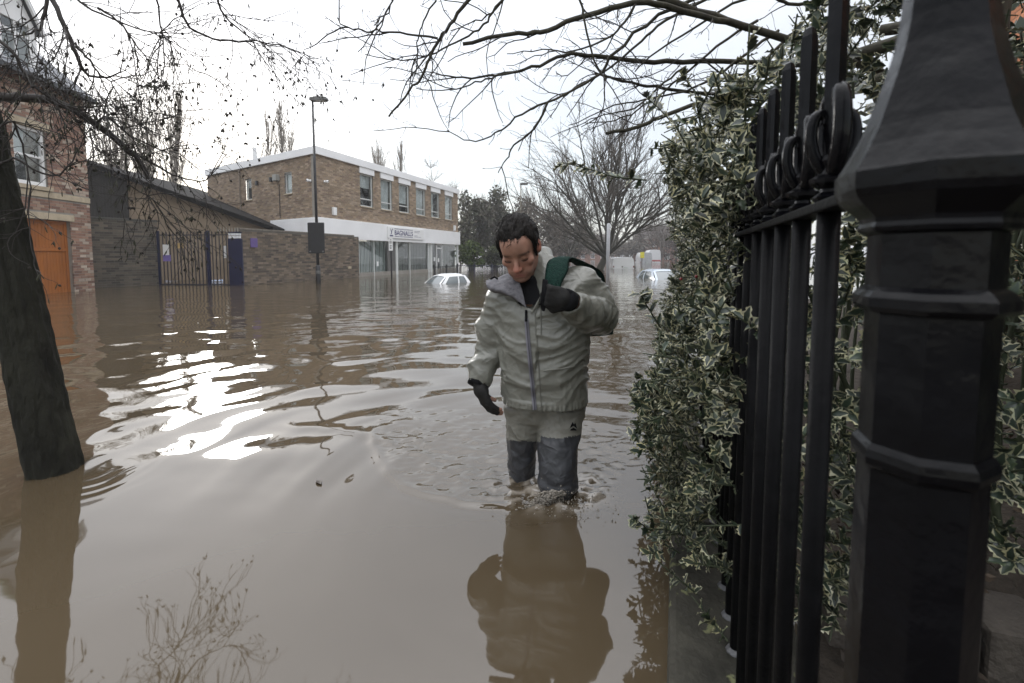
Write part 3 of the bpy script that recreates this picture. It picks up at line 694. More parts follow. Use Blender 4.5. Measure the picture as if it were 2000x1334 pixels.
# ================================================================== STREET FURNITURE AND VEHICLES
M_lampgrey = mat('lamp_grey', (.11, .11, .105), .5, var=.2)
def lamp_post(base, h, label, sign=False, lean=0, hs=1.0, m=M_steel):
    t = thing('street_lamp', label, 'lamp', base)
    MB().tube([(0, 0, -.55), (0, 0, .62), (0, 0, .66)], [.085, .085, .06], 12).build('base_column', m, t, True)
    MB().tube([(0, 0, .66), (lean * .5, 0, h * .6), (lean, 0, h)], [.055, .048, .036], 10).build('pole', m, t, True)
    hd = MB(); hw = .12 * hs; L_ = .52 * hs
    prof = [(-.08, 0), (-.06, .075), (.15 * hs, .12 * hs), (L_, .10 * hs), (L_ + .02, .03), (L_ * .9, -.015), (0, -.02)]
    hd.prism(prof, -hw, hw); o = hd.build('lantern', M_lampgrey, t, False, Matrix.Translation((lean, 0, h)))
    MB().bbox(.12 * hs, L_ * .88, -hw * .8, hw * .8, -.035, -.008, .01).build('diffuser', mat('lamp_glass', (.5, .5, .48), .3), o)
    return t
lp = PZ(622, 553.5, 0)
lamp = lamp_post(lp, 6.5, 'tall black street lamp with square sign back, standing in the flood by the brick wall', lean=-.02)
k_ = lp.y / F
sb = MB().bbox(-.30, .30, -.10, -.05, 1.09, 2.20, .03).build('sign_box', mat('sign_back_black', (.012, .012, .013), .5, var=.2, bump=.1), lamp)
for a in (-.22, .24): MB().lathe([(.0, 0), (.03, .0), (.03, .02), (.0, .02)], n=8).build('bolt_cap', M_lampgrey, lamp, mtx=Matrix.Translation((a, -.10, 1.16)) @ Matrix.Rotation(R(90), 4, 'X'))
MB().lathe([(.075, .34), (.09, .36), (.09, .46), (.075, .48)], n=12).build('band', M_lampgrey, lamp)
lamp_post(P(1017, 530, 34) * Vector((1, 1, 0)) if False else Vector((P(1017, 500, 34).x, 34, 0)), 6.25, 'distant street lamp rising behind the wading man\'s head', m=mat('lamp_pole_tan', (.16, .14, .10), .6))
# parking sign
pp = PZ(765, 546, 0); ps_ = thing('parking_sign', 'narrow pole with small white parking sign in front of the shop window', 'sign', pp)
MB().tube([(0, 0, -.5), (0, 0, 1.72)], .035, 8).build('pole', M_steel, ps_)
pl = MB().bbox(-.085, .085, -.055, -.04, 1.22, 1.74, .006).build('sign_plate', M_white, ps_)
M_ink2 = mat('black_ink', (.03, .03, .035), .5)
for z_, w_ in ((1.66, .03), (1.585, .05), (1.53, .06), (1.43, .045), (1.36, .05), (1.30, .035)):
    MB().box(-w_, w_, -.058, -.0555, z_, z_ + .028).build('print_line', M_ink2, pl)
# bare grey pole
gp = Vector((P(1188, 500, 11.8).x, 11.8, 0))
tag(MB().tube([(0, 0, -.55), (-.01, 0, 1.0), (.0, 0, 1.82), (0, 0, 1.835)], [.045, .045, .045, .03], 12).build('signless_pole', mat('galvanised_steel', (.38, .39, .41), .45, var=.15, metal=.3, bump=.1), None, True, Matrix.Translation(gp)),
    'bare grey metal pole standing in the water behind the man\'s shoulder', 'pole')
# low railings
def low_rail(name, a, b, h, nb, label, m, post_every=8):
    a = Vector(a); b = Vector(b); d = b - a; L_ = d.length; t = thing(name, label, 'railing', mtx=frame(a, d))
    bm_ = MB().box(-.012, .012, -.012, .012, -.5, h).mesh('bar', m); pm_ = MB().bbox(-.035, .035, -.035, .035, -.5, h + .08, .008).mesh('post', m)
    for k in range(nb + 1):
        link('post' if k % post_every == 0 else 'bar', pm_ if k % post_every == 0 else bm_, t, Matrix.Translation((L_ * k / nb, 0, 0)))
    for z_ in (h - .06, -.1): MB().box(0, L_, -.02, .02, z_, z_ + .03).build('rail', m, t)
    return t
def flat(v): return Vector((v.x, v.y, 0))
low_rail('entrance_railing', flat(P(848, 500, 25.2)), flat(P(893, 500, 28.6)), .42, 16, 'short black railing in front of the office door', M_steel)
low_rail('park_railing', flat(P(894, 500, 30.0)), flat(P(1035, 500, 27.0)), .42, 48, 'long dark blue railing below the trees right of the office', mat('blue_black_paint', (.02, .023, .05), .5), 12)

# cars: only the glasshouse shows above the flood
M_carglass = mat('car_glass', (.10, .12, .125), .06, var=.05, spec=.9, coat=.6)
M_rubber = mat('black_trim', (.015, .015, .016), .6)
def glass_car(mtx, label, paint, roofz, belt=-.05, Lb=2.5, Wb=1.46, Lr=1.35, Wr=1.06, sh=.15, cat='car', name='car', inner=True):
    """x = forward, y = left; a smooth roofed glasshouse over a body below water"""
    t = thing(name, label, cat, mtx=mtx)
    bpts = lambda L_, Wd, z, s: [Vector((L_ / 2 + s, -Wd / 2, z)), Vector((L_ / 2 + s, Wd / 2, z)), Vector((-L_ / 2 + s, Wd / 2, z)), Vector((-L_ / 2 + s, -Wd / 2, z))]
    lo = bpts(Lb, Wb, belt, 0); hi = bpts(Lr, Wr, roofz - .07, -sh)
    # crowned roof
    n_ = 10; vs = []; 
    for i in range(n_ + 1):
        for j in range(n_ + 1):
            u, v = i / n_ * 2 - 1, j / n_ * 2 - 1
            ex = Lr / 2 * (1 - .05 * v * v); ey = Wr / 2 * (1 - .05 * u * u)
            vs.append((u * ex - sh, v * ey, roofz - .07 + .075 * (1 - u ** 4 * .75) * (1 - v ** 4 * .8) - (.012 if abs(u) == 1 or abs(v) == 1 else 0)))
    MB().add(vs, [(i * (n_ + 1) + j, (i + 1) * (n_ + 1) + j, (i + 1) * (n_ + 1) + j + 1, i * (n_ + 1) + j + 1) for i in range(n_) for j in range(n_)]).build('roof', paint, t, True)
    def side(i0, i1, splits, nm):
        a, b, c, d = lo[i0], lo[i1], hi[i1], hi[i0]
        nrm = (b - a).cross(d - a).normalized()
        pt = lambda u, w: (a.lerp(b, u)).lerp(d.lerp(c, u), w) + nrm * (.05 * math.sin(math.pi * u) + .03 * math.sin(math.pi * w))
        pil = MB(); us = [0] + [q for s_ in splits for q in s_] + [1]
        def quad(mb, u0, u1, w0, w1, off, m_=6):
            vs = [pt(u0 + (u1 - u0) * i / m_, w0 + (w1 - w0) * j / m_) + nrm * off for i in range(m_ + 1) for j in range(m_ + 1)]
            mb.add(vs, [(i * (m_ + 1) + j, (i + 1) * (m_ + 1) + j, (i + 1) * (m_ + 1) + j + 1, i * (m_ + 1) + j + 1) for i in range(m_) for j in range(m_)])
        for k in range(0, len(us), 2): quad(pil, us[k], us[k + 1], 0, 1, 0)
        for u0, u1 in splits: quad(pil, u0, u1, .90, 1, 0); quad(pil, u0, u1, 0, .06, 0)
        p_ = pil.build(nm, paint, t, True)
        for u0, u1 in splits:
            g = MB(); quad(g, u0, u1, .06, .90, -.012); g.build('window', M_carglass, p_, True)
    side(0, 1, [(.07, .93)], 'front_frame'); side(2, 3, [(.1, .9)], 'rear_frame')
    side(1, 2, [(.12, .52), (.57, .86)], 'side_frame'); side(3, 0, [(.14, .43), (.48, .88)], 'side_frame')
    MB().bbox(-Lb / 2 - .35, Lb / 2 + .85, -Wb / 2 - .06, Wb / 2 + .06, -.52, belt, .12).build('body', paint, t, True)
    for x_ in (-1.0, 1.35):
        for y_ in (-1, 1): MB().lathe([(.16, -.08), (.27, -.08), (.27, .08), (.16, .08)], n=14).build('wheel', M_rubber, t, mtx=Matrix.Translation((x_, y_ * (Wb / 2 - .1), -.28)) @ Matrix.Rotation(R(90), 4, 'X'))
    return t
M_carwhite = mat('white_car_paint', (.78, .79, .80), .22, var=.02, coat=.6)
M_carsilver = mat('pale_blue_car_paint', (.42, .48, .55), .25, var=.03, coat=.6)
c0 = flat(P(872, 500, 17.0))
glass_car(Matrix.Translation(c0) @ Matrix.Rotation(R(-90 - 40), 4, 'Z'), 'white hatchback flooded up to its windows in front of the office', M_carwhite, .345, belt=-.18, Lb=1.75, Wb=1.02, Lr=.90, Wr=.72)
c1 = flat(P(1291, 500, 20.2))
glass_car(Matrix.Translation(c1) @ Matrix.Rotation(R(-90 + 4), 4, 'Z'), 'pale blue car sunk to its windscreen beside the holly hedge', M_carsilver, .42, belt=-.12, Lb=2.6, Wb=1.42, Lr=1.3, Wr=1.06)

def van(mtx, label, paint, top, Wd=1.72, Ln=4.4, group=None, extra=None):
    t = thing('van', label, 'van', mtx=mtx, group=group)      # rear faces -x side towards us at local x=0, body goes +x
    mb = MB(); ys_ = [(-Wd / 2, -.5), (-Wd / 2, top * .45), (-Wd / 2 * .93, top * .86), (-Wd / 2 * .80, top * .97), (0, top), (Wd / 2 * .80, top * .97), (Wd / 2 * .93, top * .86), (Wd / 2, top * .45), (Wd / 2, -.5)]
    secs = [(.0, .985), (.06, 1.0), (Ln * .6, 1.0), (Ln * .78, .93), (Ln * .98, .45), (Ln, .3)]; vs = []
    for x_, k in secs:
        for y_, z_ in ys_: vs.append((x_, y_ * (1 if k > .9 else .96), z_ if z_ < 0 else z_ * k))
    m_ = len(ys_); fs = [(i * m_ + j, (i + 1) * m_ + j, (i + 1) * m_ + j + 1, i * m_ + j + 1) for i in range(len(secs) - 1) for j in range(m_ - 1)]
    fs.append(tuple(range(m_))); mb.add(vs, fs); body = mb.build('body', paint, t); auto_smooth(body, 35)
    for s in (-1, 1):
        MB().bbox(-.02, .004, .02 if s > 0 else -Wd / 2 * .84, Wd / 2 * .84 if s > 0 else -.02, -.3, top * .80, .008).build('rear_door', paint, t)
        MB().bbox(-.035, .01, s * Wd / 2 * .93 - .05, s * Wd / 2 * .93 + .03, .08, .22, .008).build('tail_light', mat('tail_light_red', (.16, .02, .015), .3), t)
        MB().bbox(.25, .45, s * (Wd / 2 + .06) - .05, s * (Wd / 2 + .06) + .05, .25, .42, .02).build('mirror', M_rubber, t, mtx=Matrix.Translation((Ln * .72, 0, 0)))
    MB().bbox(-.05, -.021, .05, .13, .10, .2, .006).build('door_handle', M_rubber, t)
    MB().box(-.03, -.0205, -.3, -.02, .06, .09).build('number_strip', mat('pale_green_strip', (.45, .55, .45), .5), t)
    return t
v0 = flat(P(1218, 500, 36))
van(Matrix.Translation(v0) @ Matrix.Rotation(R(84), 4, 'Z'), 'white van seen from behind, flooded to its rear doors under the bare tree', M_carwhite, .90, 1.66)
M_vanw2 = mat('dull_white_paint', (.6, .6, .62), .3, var=.05)
v1 = flat(P(1262, 500, 62)); van(Matrix.Translation(v1) @ Matrix.Rotation(R(84), 4, 'Z'), 'far grey van left of the pair at the end of the street', mat('grey_van_paint', (.35, .36, .38), .3), 1.5, 1.6)
v2 = flat(P(1279, 500, 66)); vv = van(Matrix.Translation(v2) @ Matrix.Rotation(R(84), 4, 'Z'), 'far white van with red stripe at the end of the street', M_vanw2, 1.9, 1.7)
MB().box(-.03, -.022, -.8, .8, .2, .42).build('red_stripe', mat('red_stripe', (.35, .05, .05), .4), vv)
ysn = flat(P(1254, 500, 48)); yt = thing('yellow_sign', 'small yellow sign on a thin post far down the street', 'sign', ysn)
MB().tube([(0, 0, -.5), (0, 0, 1.35)], .05, 8).build('post', mat('brown_post', (.07, .05, .04), .7), yt); MB().bbox(-.22, .22, -.08, -.051, .78, 1.4, .02).build('sign_plate', mat('yellow_plate', (.62, .55, .03), .5), yt)
# far brick houses
def far_house(px, Y, w, h, label, roofc=M_slate):
    O = flat(P(px, 500, Y)); t = thing('far_house', label, 'house', mtx=frame(O, (1, .1)))
    MB().box(0, w, 0, 7, -.5, h).build('wall', mat('far_red_brick', (.24, .12, .085), .9, var=.25, scale=3), t)
    MB().add([(-.2, -.3, h), (w + .2, -.3, h), (w + .2, 3.5, h + 2.8), (-.2, 3.5, h + 2.8), (w + .2, 7.3, h), (-.2, 7.3, h)], [(0, 1, 2, 3), (3, 2, 4, 5), (1, 4, 2), (0, 3, 5)]).build('roof', mat('far_roof', (.10, .085, .08), .8), t)
    MB().bbox(w * .45, w * .55, 3.1, 3.9, h + 2.3, h + 3.8, .03).build('chimney', mat('far_red_brick'), t)
    nw = max(2, int(w / 2.5))
    for k in range(nw):
        for z_ in (.3, 2.7):
            if z_ + 1.3 > h: continue
            xx = w * (k + .5) / nw; f_ = MB().bbox(xx - .55, xx + .55, -.06, .02, z_, z_ + 1.3, .02).build('window', M_white, t)
            MB().box(xx - .45, xx - .03, -.07, -.061, z_ + .1, z_ + 1.2).build('pane', M_carglass, f_); MB().box(xx + .03, xx + .45, -.07, -.061, z_ + .1, z_ + 1.2).build('pane', M_carglass, f_)
far_house(1262, 88, 14, 4.2, 'far red brick terrace house with white windows at the street end')
far_house(1090, 120, 16, 4.0, 'far low brick house hidden behind the bare tree')

# ================================================================== TREES
M_bark = mat('wet_dark_bark', (.030, .026, .020), .75, col2=(.075, .068, .05), scale=9, bump=.8, bscale=26, stretch=(1, 1, .3), bdist=.03)
M_twig = mat('dark_twig', (.022, .017, .014), .7, var=.3)
M_twigb = mat('brown_twig', (.075, .060, .047), .8, var=.25)
M_twigp = mat('pale_brown_twig', (.20, .165, .125), .85, var=.25)
M_twigm = mat('mossy_limb', (.030, .027, .021), .75, spec=.2, col2=(.060, .056, .038), scale=14, bump=.3)

class Tubes:
    """many thin tapered tubes in one mesh"""
    def __init__(s): s.V = []; s.Q = []; s.n = 0
    def add(s, pts, r0, r1, sides=4):
        pts = np.asarray(pts, float); m = len(pts)
        if m < 2: return
        t = np.gradient(pts, axis=0); t /= (np.linalg.norm(t, axis=1, keepdims=True) + 1e-9)
        ref = np.array([0.31, 0.52, 0.79]) if abs(t[0] @ np.array([0.31, 0.52, 0.79])) < .92 else np.array([1., 0, 0])
        a = np.cross(t, ref); a /= (np.linalg.norm(a, axis=1, keepdims=True) + 1e-9); b = np.cross(t, a)
        r = np.linspace(r0, r1, m)[:, None] if np.isscalar(r0) else np.asarray(r0)[:, None]
        an = 2 * np.pi * np.arange(sides) / sides
        V = pts[:, None, :] + r[:, None] * (a[:, None, :] * np.cos(an)[None, :, None] + b[:, None, :] * np.sin(an)[None, :, None])
        s.V.append(V.reshape(-1, 3)); i = np.arange(m - 1)[:, None] * sides; k = np.arange(sides)[None, :]; k2 = (k + 1) % sides
        s.Q.append(np.stack([i + k, i + k2, i + sides + k2, i + sides + k], -1).reshape(-1, 4) + s.n); s.n += m * sides
    def build(s, name, m, parent, smooth=True):
        return link(name, npmesh(name, np.concatenate(s.V), np.concatenate(s.Q), m, smooth), parent)

def wander(rng, p, d, L_, n, wob, up=0.0):
    pts = [np.array(p, float)]; d = np.array(d, float); d /= np.linalg.norm(d)
    for i in range(n):
        d = d + rng.normal(0, wob, 3) + np.array([0, 0, up]); d /= np.linalg.norm(d); pts.append(pts[-1] + d * L_ / n)
    return np.array(pts), d
def perp(rng, d, ang):
    d = d / np.linalg.norm(d); q = rng.normal(0, 1, 3); q -= d * (q @ d); q /= np.linalg.norm(q)
    return d * math.cos(ang) + q * math.sin(ang)
def ramify(rng, T, p, d, L_, r, lev, kids, spread, wob, up, short=.62, sides=(6, 5, 4, 3, 3), tips=None, tmin=.3):
    n_ = 5 if lev > 0 else 3
    pts, de = wander(rng, p, d, L_, n_, wob, up)
    T[min(lev, len(T) - 1)].add(pts, r, r * (.55 if lev > 0 else .4), sides[max(0, len(sides) - 1 - lev)])
    if lev == 0:
        if tips is not None: tips.append((pts[-1], pts[-1] - pts[-2]))
        return
    for k in range(kids[lev] if isinstance(kids, dict) else kids):
        t = tmin + (1 - tmin) * (k + rng.random()) / (kids[lev] if isinstance(kids, dict) else kids)
        i = min(n_ - 1, int(t * n_)); f = t * n_ - i; q = pts[i] * (1 - f) + pts[i + 1] * f
        dd = perp(rng, pts[i + 1] - pts[i], spread * (.7 + .6 * rng.random()))
        ramify(rng, T, q, dd, L_ * short * (.7 + .5 * rng.random()), r * (.55 - .1 * t), lev - 1, kids, spread, wob, up, short, sides, tips)
    ramify(rng, T, pts[-1], de, L_ * short * .9, r * .5, lev - 1, kids, spread, wob, up, short, sides, tips)

# big bare tree behind the man
def bare_tree(px, Y, h, label, seed, trunk_h=1.2, m=M_twigm, mt=M_twigb, nl=15, rad=.28, lean=.1):
    rng = np.random.default_rng(seed); O = flat(P(px, 500, Y)); t = thing('bare_tree', label, 'tree', O)
    T0 = Tubes(); T1 = Tubes(); T2 = Tubes()
    tr, d = wander(rng, (0, 0, -.6), (lean, 0, 1), trunk_h + .6, 4, .03); T0.add(tr, rad, rad * .85, 8)
    for k in range(nl):
        an = 2 * math.pi * k / nl + rng.random() * .5; tilt = (.25 + .95 * ((k * 7) % nl) / nl)
        d = np.array([math.cos(an) * math.sin(tilt), math.sin(an) * math.sin(tilt), math.cos(tilt)])
        L_ = h * (.55 + .12 * rng.random()) * (1.0 if tilt < .8 else .85)
        ramify(rng, [T2, T2, T1, T1], tr[-1] + np.array([0, 0, -.5 * rng.random()]), d, L_, rad * .36, 3, {3: 7, 2: 6, 1: 5}, .55, .09, .03, .48, (6, 4, 3, 3))
    T0.build('trunk', m, t); T1.build('limbs', m, t); o = T2.build('twigs', mt, t); o['kind'] = 'stuff'
    return t
bare_tree(1163, 33, 10.5, 'wide spreading bare tree with leaning trunk behind the man', 5, lean=.5, nl=17)
bare_tree(1110, 52, 9.5, 'smaller bare tree far behind the man\'s shoulder', 15, nl=9, rad=.2)
bare_tree(1290, 70, 10, 'bare tree far down the street above the flooded vans', 25, nl=9, rad=.22, m=M_twigb)

def poplar(px, Y, ytop, label, seed, stump=0.0, n_=46, width=.16, m=M_twigp, rad=.16, group='poplars'):
    rng = np.random.default_rng(seed); O = flat(P(px, 500, Y)); t = thing('poplar_tree', label, 'tree', O)
    h = P(px, ytop, Y).z; T0 = Tubes(); T1 = Tubes()
    tr, d = wander(rng, (0, 0, -.5), (.0, 0, 1), h * (.97 if not stump else stump), 9, .015)
    T0.add(tr, rad if not stump else rad * 3.2, .02 if not stump else rad * 2.4, 7)
    zs = tr[-1][2]
    for k in range(n_):
        f = rng.random(); z = (.18 + .74 * f) * h if not stump else zs - rng.random() * zs * .3
        i = np.searchsorted(tr[:, 2], z); i = min(max(i, 1), len(tr) - 1); p = tr[i] * 1.0; p[2] = min(z, zs)
        an = rng.random() * 6.28; sl_ = .10 + width * rng.random(); d = np.array([math.cos(an) * sl_, math.sin(an) * sl_, 1])
        L_ = (h - z) * (.45 + .4 * rng.random()) if not stump else (h - zs) * (.6 + .4 * rng.random())
        pts, de = wander(rng, p, d, L_, 6, .035, .04); T1.add(pts, rad * .34, .016, 3)
        for q in range(9):
            i2 = rng.integers(0, 6); d2 = perp(rng, pts[i2 + 1] - pts[i2], .3 + .25 * rng.random()); d2[2] = abs(d2[2]) + .5
            p2, _ = wander(rng, pts[i2], d2, L_ * .28, 3, .06, .08); T1.add(p2, rad * .15, .012, 3)
    T0.build('trunk', mat('poplar_bark', (.13, .11, .085), .9, var=.3, scale=6, bump=.4), t); o = T1.build('branches', m, t); o['kind'] = 'stuff'
    return t
for i, (px, Y, yt, nm, st, n_, wd_) in enumerate([
        (158, 44, 130, 'tall poplar behind the brick house roof', 0, 40, .2), (243, 40, 150, 'pollarded poplar with thick dark stump behind outbuilding roof, left one', .42, 34, .22),
        (306, 42, 150, 'pollarded poplar with thick pale stump behind outbuilding roof, middle one', .42, 36, .22), (336, 46, 165, 'slender poplar right of the two pollarded stumps', 0, 56, .17),
        (533, 62, 200, 'narrow poplar behind the office roof, left of the pair', 0, 36, .12), (566, 62, 182, 'fuller poplar behind the office roof, right of the pair', 0, 56, .20),
        (742, 75, 262, 'broad poplar above the middle of the office roof', 0, 60, .22), (783, 78, 270, 'thin poplar above the right half of the office roof', 0, 40, .14)]):
    poplar(px, Y, yt, nm, 60 + i, st, n_, wd_)

def leaf_cards(rng, C, size, nrm=None):
    n_ = len(C); a = rng.normal(0, 1, (n_, 3)); a /= np.linalg.norm(a, axis=1, keepdims=True); b = np.cross(a, rng.normal(0, 1, (n_, 3))); b /= np.linalg.norm(b, axis=1, keepdims=True)
    s_ = size * (.6 + .8 * rng.random((n_, 1))); V = np.stack([C - a * s_, C + b * s_ * .5, C + a * s_, C - b * s_ * .5], 1).reshape(-1, 3)
    return V, np.arange(n_ * 4).reshape(-1, 4)
def leafy(px, Y, wpx, ytop, ybot, label, seed, cols, n_=4000, size=.15, name='evergreen_tree', twigs=True):
    rng = np.random.default_rng(seed); O = flat(P(px, 500, Y)); t = thing(name, label, 'tree' if 'tree' in name else 'bush', O)
    zt = P(px, ytop, Y).z; zb = max(.0, P(px, ybot, Y).z); w = wpx * Y / F / 2
    nb = 26; bc = rng.normal(0, 1, (nb, 3)); bc /= np.linalg.norm(bc, axis=1, keepdims=True); bc *= (.35 + .5 * rng.random((nb, 1)))
    ctr = np.array([0, 0, (zt + zb) / 2]); sc_ = np.array([w, w, (zt - zb) / 2]); br = .26 + .16 * rng.random(nb)
    ch = rng.integers(0, nb, n_); d = rng.normal(0, 1, (n_, 3)); d /= np.linalg.norm(d, axis=1, keepdims=True)
    C = ctr + (bc[ch] + d * br[ch][:, None] * (rng.random((n_, 1)) ** .45)) * sc_
    C = C[C[:, 2] > .05]; V, Q = leaf_cards(rng, C, size)
    colr = np.array(cols)[rng.integers(0, len(cols), len(C))] * (.7 + .6 * rng.random((len(C), 1)))
    o = link('crown', npmesh('crown', V, Q, mat('foliage', (.9, .9, .9), .65, var=.15, attr=True, spec=.25), col=colr), t); o['kind'] = 'stuff'
    T0 = Tubes(); tr, d = wander(rng, (0, 0, -.5), (0, 0, 1), zt * .75 + .5, 6, .05); T0.add(tr, .18, .04, 6)
    for k in range(nb): T0.add(np.linspace(tr[min(5, 1 + k % 5)], ctr + bc[k] * sc_ * 1.05, 4), .05, .012, 4)
    T0.build('trunk', M_twigb, t)
    if twigs:
        T1 = Tubes()
        for k in range(260):
            p = ctr + (bc[rng.integers(0, nb)] * .9) * sc_; dd = (p - ctr) / np.linalg.norm(p - ctr) + np.array([0, 0, .5]) + rng.normal(0, .4, 3)
            pts, _ = wander(rng, p, dd, w * .75, 4, .15, .05); T1.add(pts, .02, .006, 3)
        o = T1.build('twigs', M_twigb, t); o['kind'] = 'stuff'
    return t
GRN = [(.090, .096, .062), (.105, .105, .068), (.12, .112, .08), (.115, .10, .078)]
BRN = [(.15, .13, .105), (.17, .145, .115), (.13, .118, .098), (.185, .16, .13)]
leafy(925, 40, 92, 372, 530, 'dark evergreen tree just right of the office corner', 101, GRN)
leafy(968, 43, 110, 352, 530, 'tall dark evergreen tree left of the far street lamp', 102, GRN, 5200)
leafy(1035, 47, 120, 385, 530, 'brown leafless thicket tree behind the man\'s head', 103, BRN, 4200, .15)
leafy(1105, 58, 130, 420, 530, 'brown scrubby tree behind the bare tree trunk', 104, BRN, 4000, .17)
leafy(920, 34, 60, 470, 534, 'bright green shrub over the dark blue railing', 105, [(.07, .10, .02), (.10, .14, .03), (.05, .075, .02)], 2200, .11, 'green_shrub', False)
leafy(968, 35, 70, 480, 534, 'dull green shrub left of the man\'s face', 106, [(.05, .06, .025), (.08, .085, .035), (.04, .045, .02)], 2200, .11, 'green_shrub', False)
leafy(1210, 95, 190, 455, 520, 'long brown hedge bank across the far end of the street', 107, BRN, 4200, .28, 'far_thicket_tree')
leafy(1320, 80, 110, 440, 520, 'reddish brown bare thicket beside the far brick house', 108, [(.12, .065, .045), (.10, .06, .045), (.08, .055, .04)], 3600, .22, 'far_thicket_tree')
leafy(1030, 90, 220, 470, 520, 'low dark trees closing the far park', 109, BRN, 4200, .28, 'far_thicket_tree')
def wisp(px, Y, ytop, label, seed):
    rng = np.random.default_rng(seed); O = flat(P(px, 500, Y)); t = thing('slender_tree', label, 'tree', O); h = P(px, ytop, Y).z
    T0 = Tubes(); T1 = Tubes(); tr, d = wander(rng, (0, 0, -.5), (0, 0, 1), h, 8, .03); T0.add(tr, .13, .015, 5)
    for k in range(60):
        i = rng.integers(2, 8); p = tr[i]; dd = perp(rng, np.array([0, 0, 1.]), 1.0); pts, _ = wander(rng, p, dd, (h - p[2]) * .38 + .6, 5, .12, .05); T1.add(pts, .025, .006, 3)
        for q in range(5): p2, _ = wander(rng, pts[rng.integers(1, 5)], perp(rng, dd, .7), .7, 3, .15); T1.add(p2, .012, .006, 3)
    T0.build('trunk', M_twigb, t); o = T1.build('twigs', M_twigb, t); o['kind'] = 'stuff'
wisp(850, 60, 292, 'wispy slender tree above the right end of the office roof', 7); wisp(900, 58, 340, 'small wispy tree at the far corner of the office', 8)

# ---------------------------------------------------------------- alder on the left with drooping catkins
AB = PZ(107, 936, 0)
alder = thing('alder_tree', 'leaning dark alder trunk in the water with catkin hung branches, left foreground', 'tree', AB)
rngA = np.random.default_rng(77)
ctrl = [(112, 1100, 2.05), (107, 936, 2.06), (78, 800, 2.06), (50, 660, 2.07), (18, 500, 2.08), (-22, 330, 2.10), (-60, 150, 2.14), (-95, -80, 2.2), (-120, -330, 2.3)]
cpts = [P(*c) for c in ctrl]
def catmull(pts, m=6):
    pts = [Vector(p) for p in pts]; out = []
    for i in range(len(pts) - 1):
        p0, p1, p2, p3 = pts[max(0, i - 1)], pts[i], pts[i + 1], pts[min(len(pts) - 1, i + 2)]
        for k in range(m):
            t = k / m; out.append(.5 * ((2 * p1) + (p2 - p0) * t + (2 * p0 - 5 * p1 + 4 * p2 - p3) * t * t + (3 * p1 - p0 - 3 * p2 + p3) * t ** 3))
    out.append(pts[-1]); return out
tp = catmull(cpts, 22); nT = len(tp); vs = []; NS = 84
for i, p in enumerate(tp):
    tt = i / (nT - 1); r = .096 * (1 - tt) + .062 * tt + .02 * math.exp(-((tt - .12) / .06) ** 2) * 0
    d = (tp[min(i + 1, nT - 1)] - tp[max(i - 1, 0)]).normalized(); a = Vector((1, 0, 0)); a = (a - d * a.dot(d)).normalized(); b_ = d.cross(a)
    for k in range(NS):
        an = 2 * math.pi * k / NS; q = p + (a * math.cos(an) + b_ * math.sin(an)) * r
        nn = mnoise.noise(Vector((math.cos(an) * 3.2, math.sin(an) * 3.2, p.z * 1.4 + 5))) * .012 + (1 - 2 * abs(mnoise.noise(Vector((math.cos(an) * 5.5, math.sin(an) * 5.5, p.z * 2.2))))) * .006 + mnoise.noise(Vector((q.x * 45, q.y * 45, q.z * 14))) * .005
        q2 = p + (a * math.cos(an) + b_ * math.sin(an)) * (r + nn); vs.append(tuple(q2 - AB))
fs = [(i * NS + k, i * NS + (k + 1) % NS, (i + 1) * NS + (k + 1) % NS, (i + 1) * NS + k) for i in range(nT - 1) for k in range(NS)]
M_abark = mat('alder_bark', (.009, .0085, .007), .9, col2=(.034, .034, .025), scale=7, spec=.15, bump=1.0, bscale=34, stretch=(1, 1, .35), bdist=.03)
MB().add(vs, fs).build('trunk', M_abark, alder, True)
TA0 = Tubes(); TA1 = Tubes(); CONE = []; CAT = []
def px_limb(T, pl, r0, r1, sides=6, wob=.008, rng=None, origin=AB):
    pts = np.array([tuple(v - origin) for v in catmull([P(*c) for c in pl], 4)])
    if rng is not None: pts[1:-1] += rng.normal(0, wob * .5, pts[1:-1].shape)
    T.add(pts, r0, r1, sides); return pts
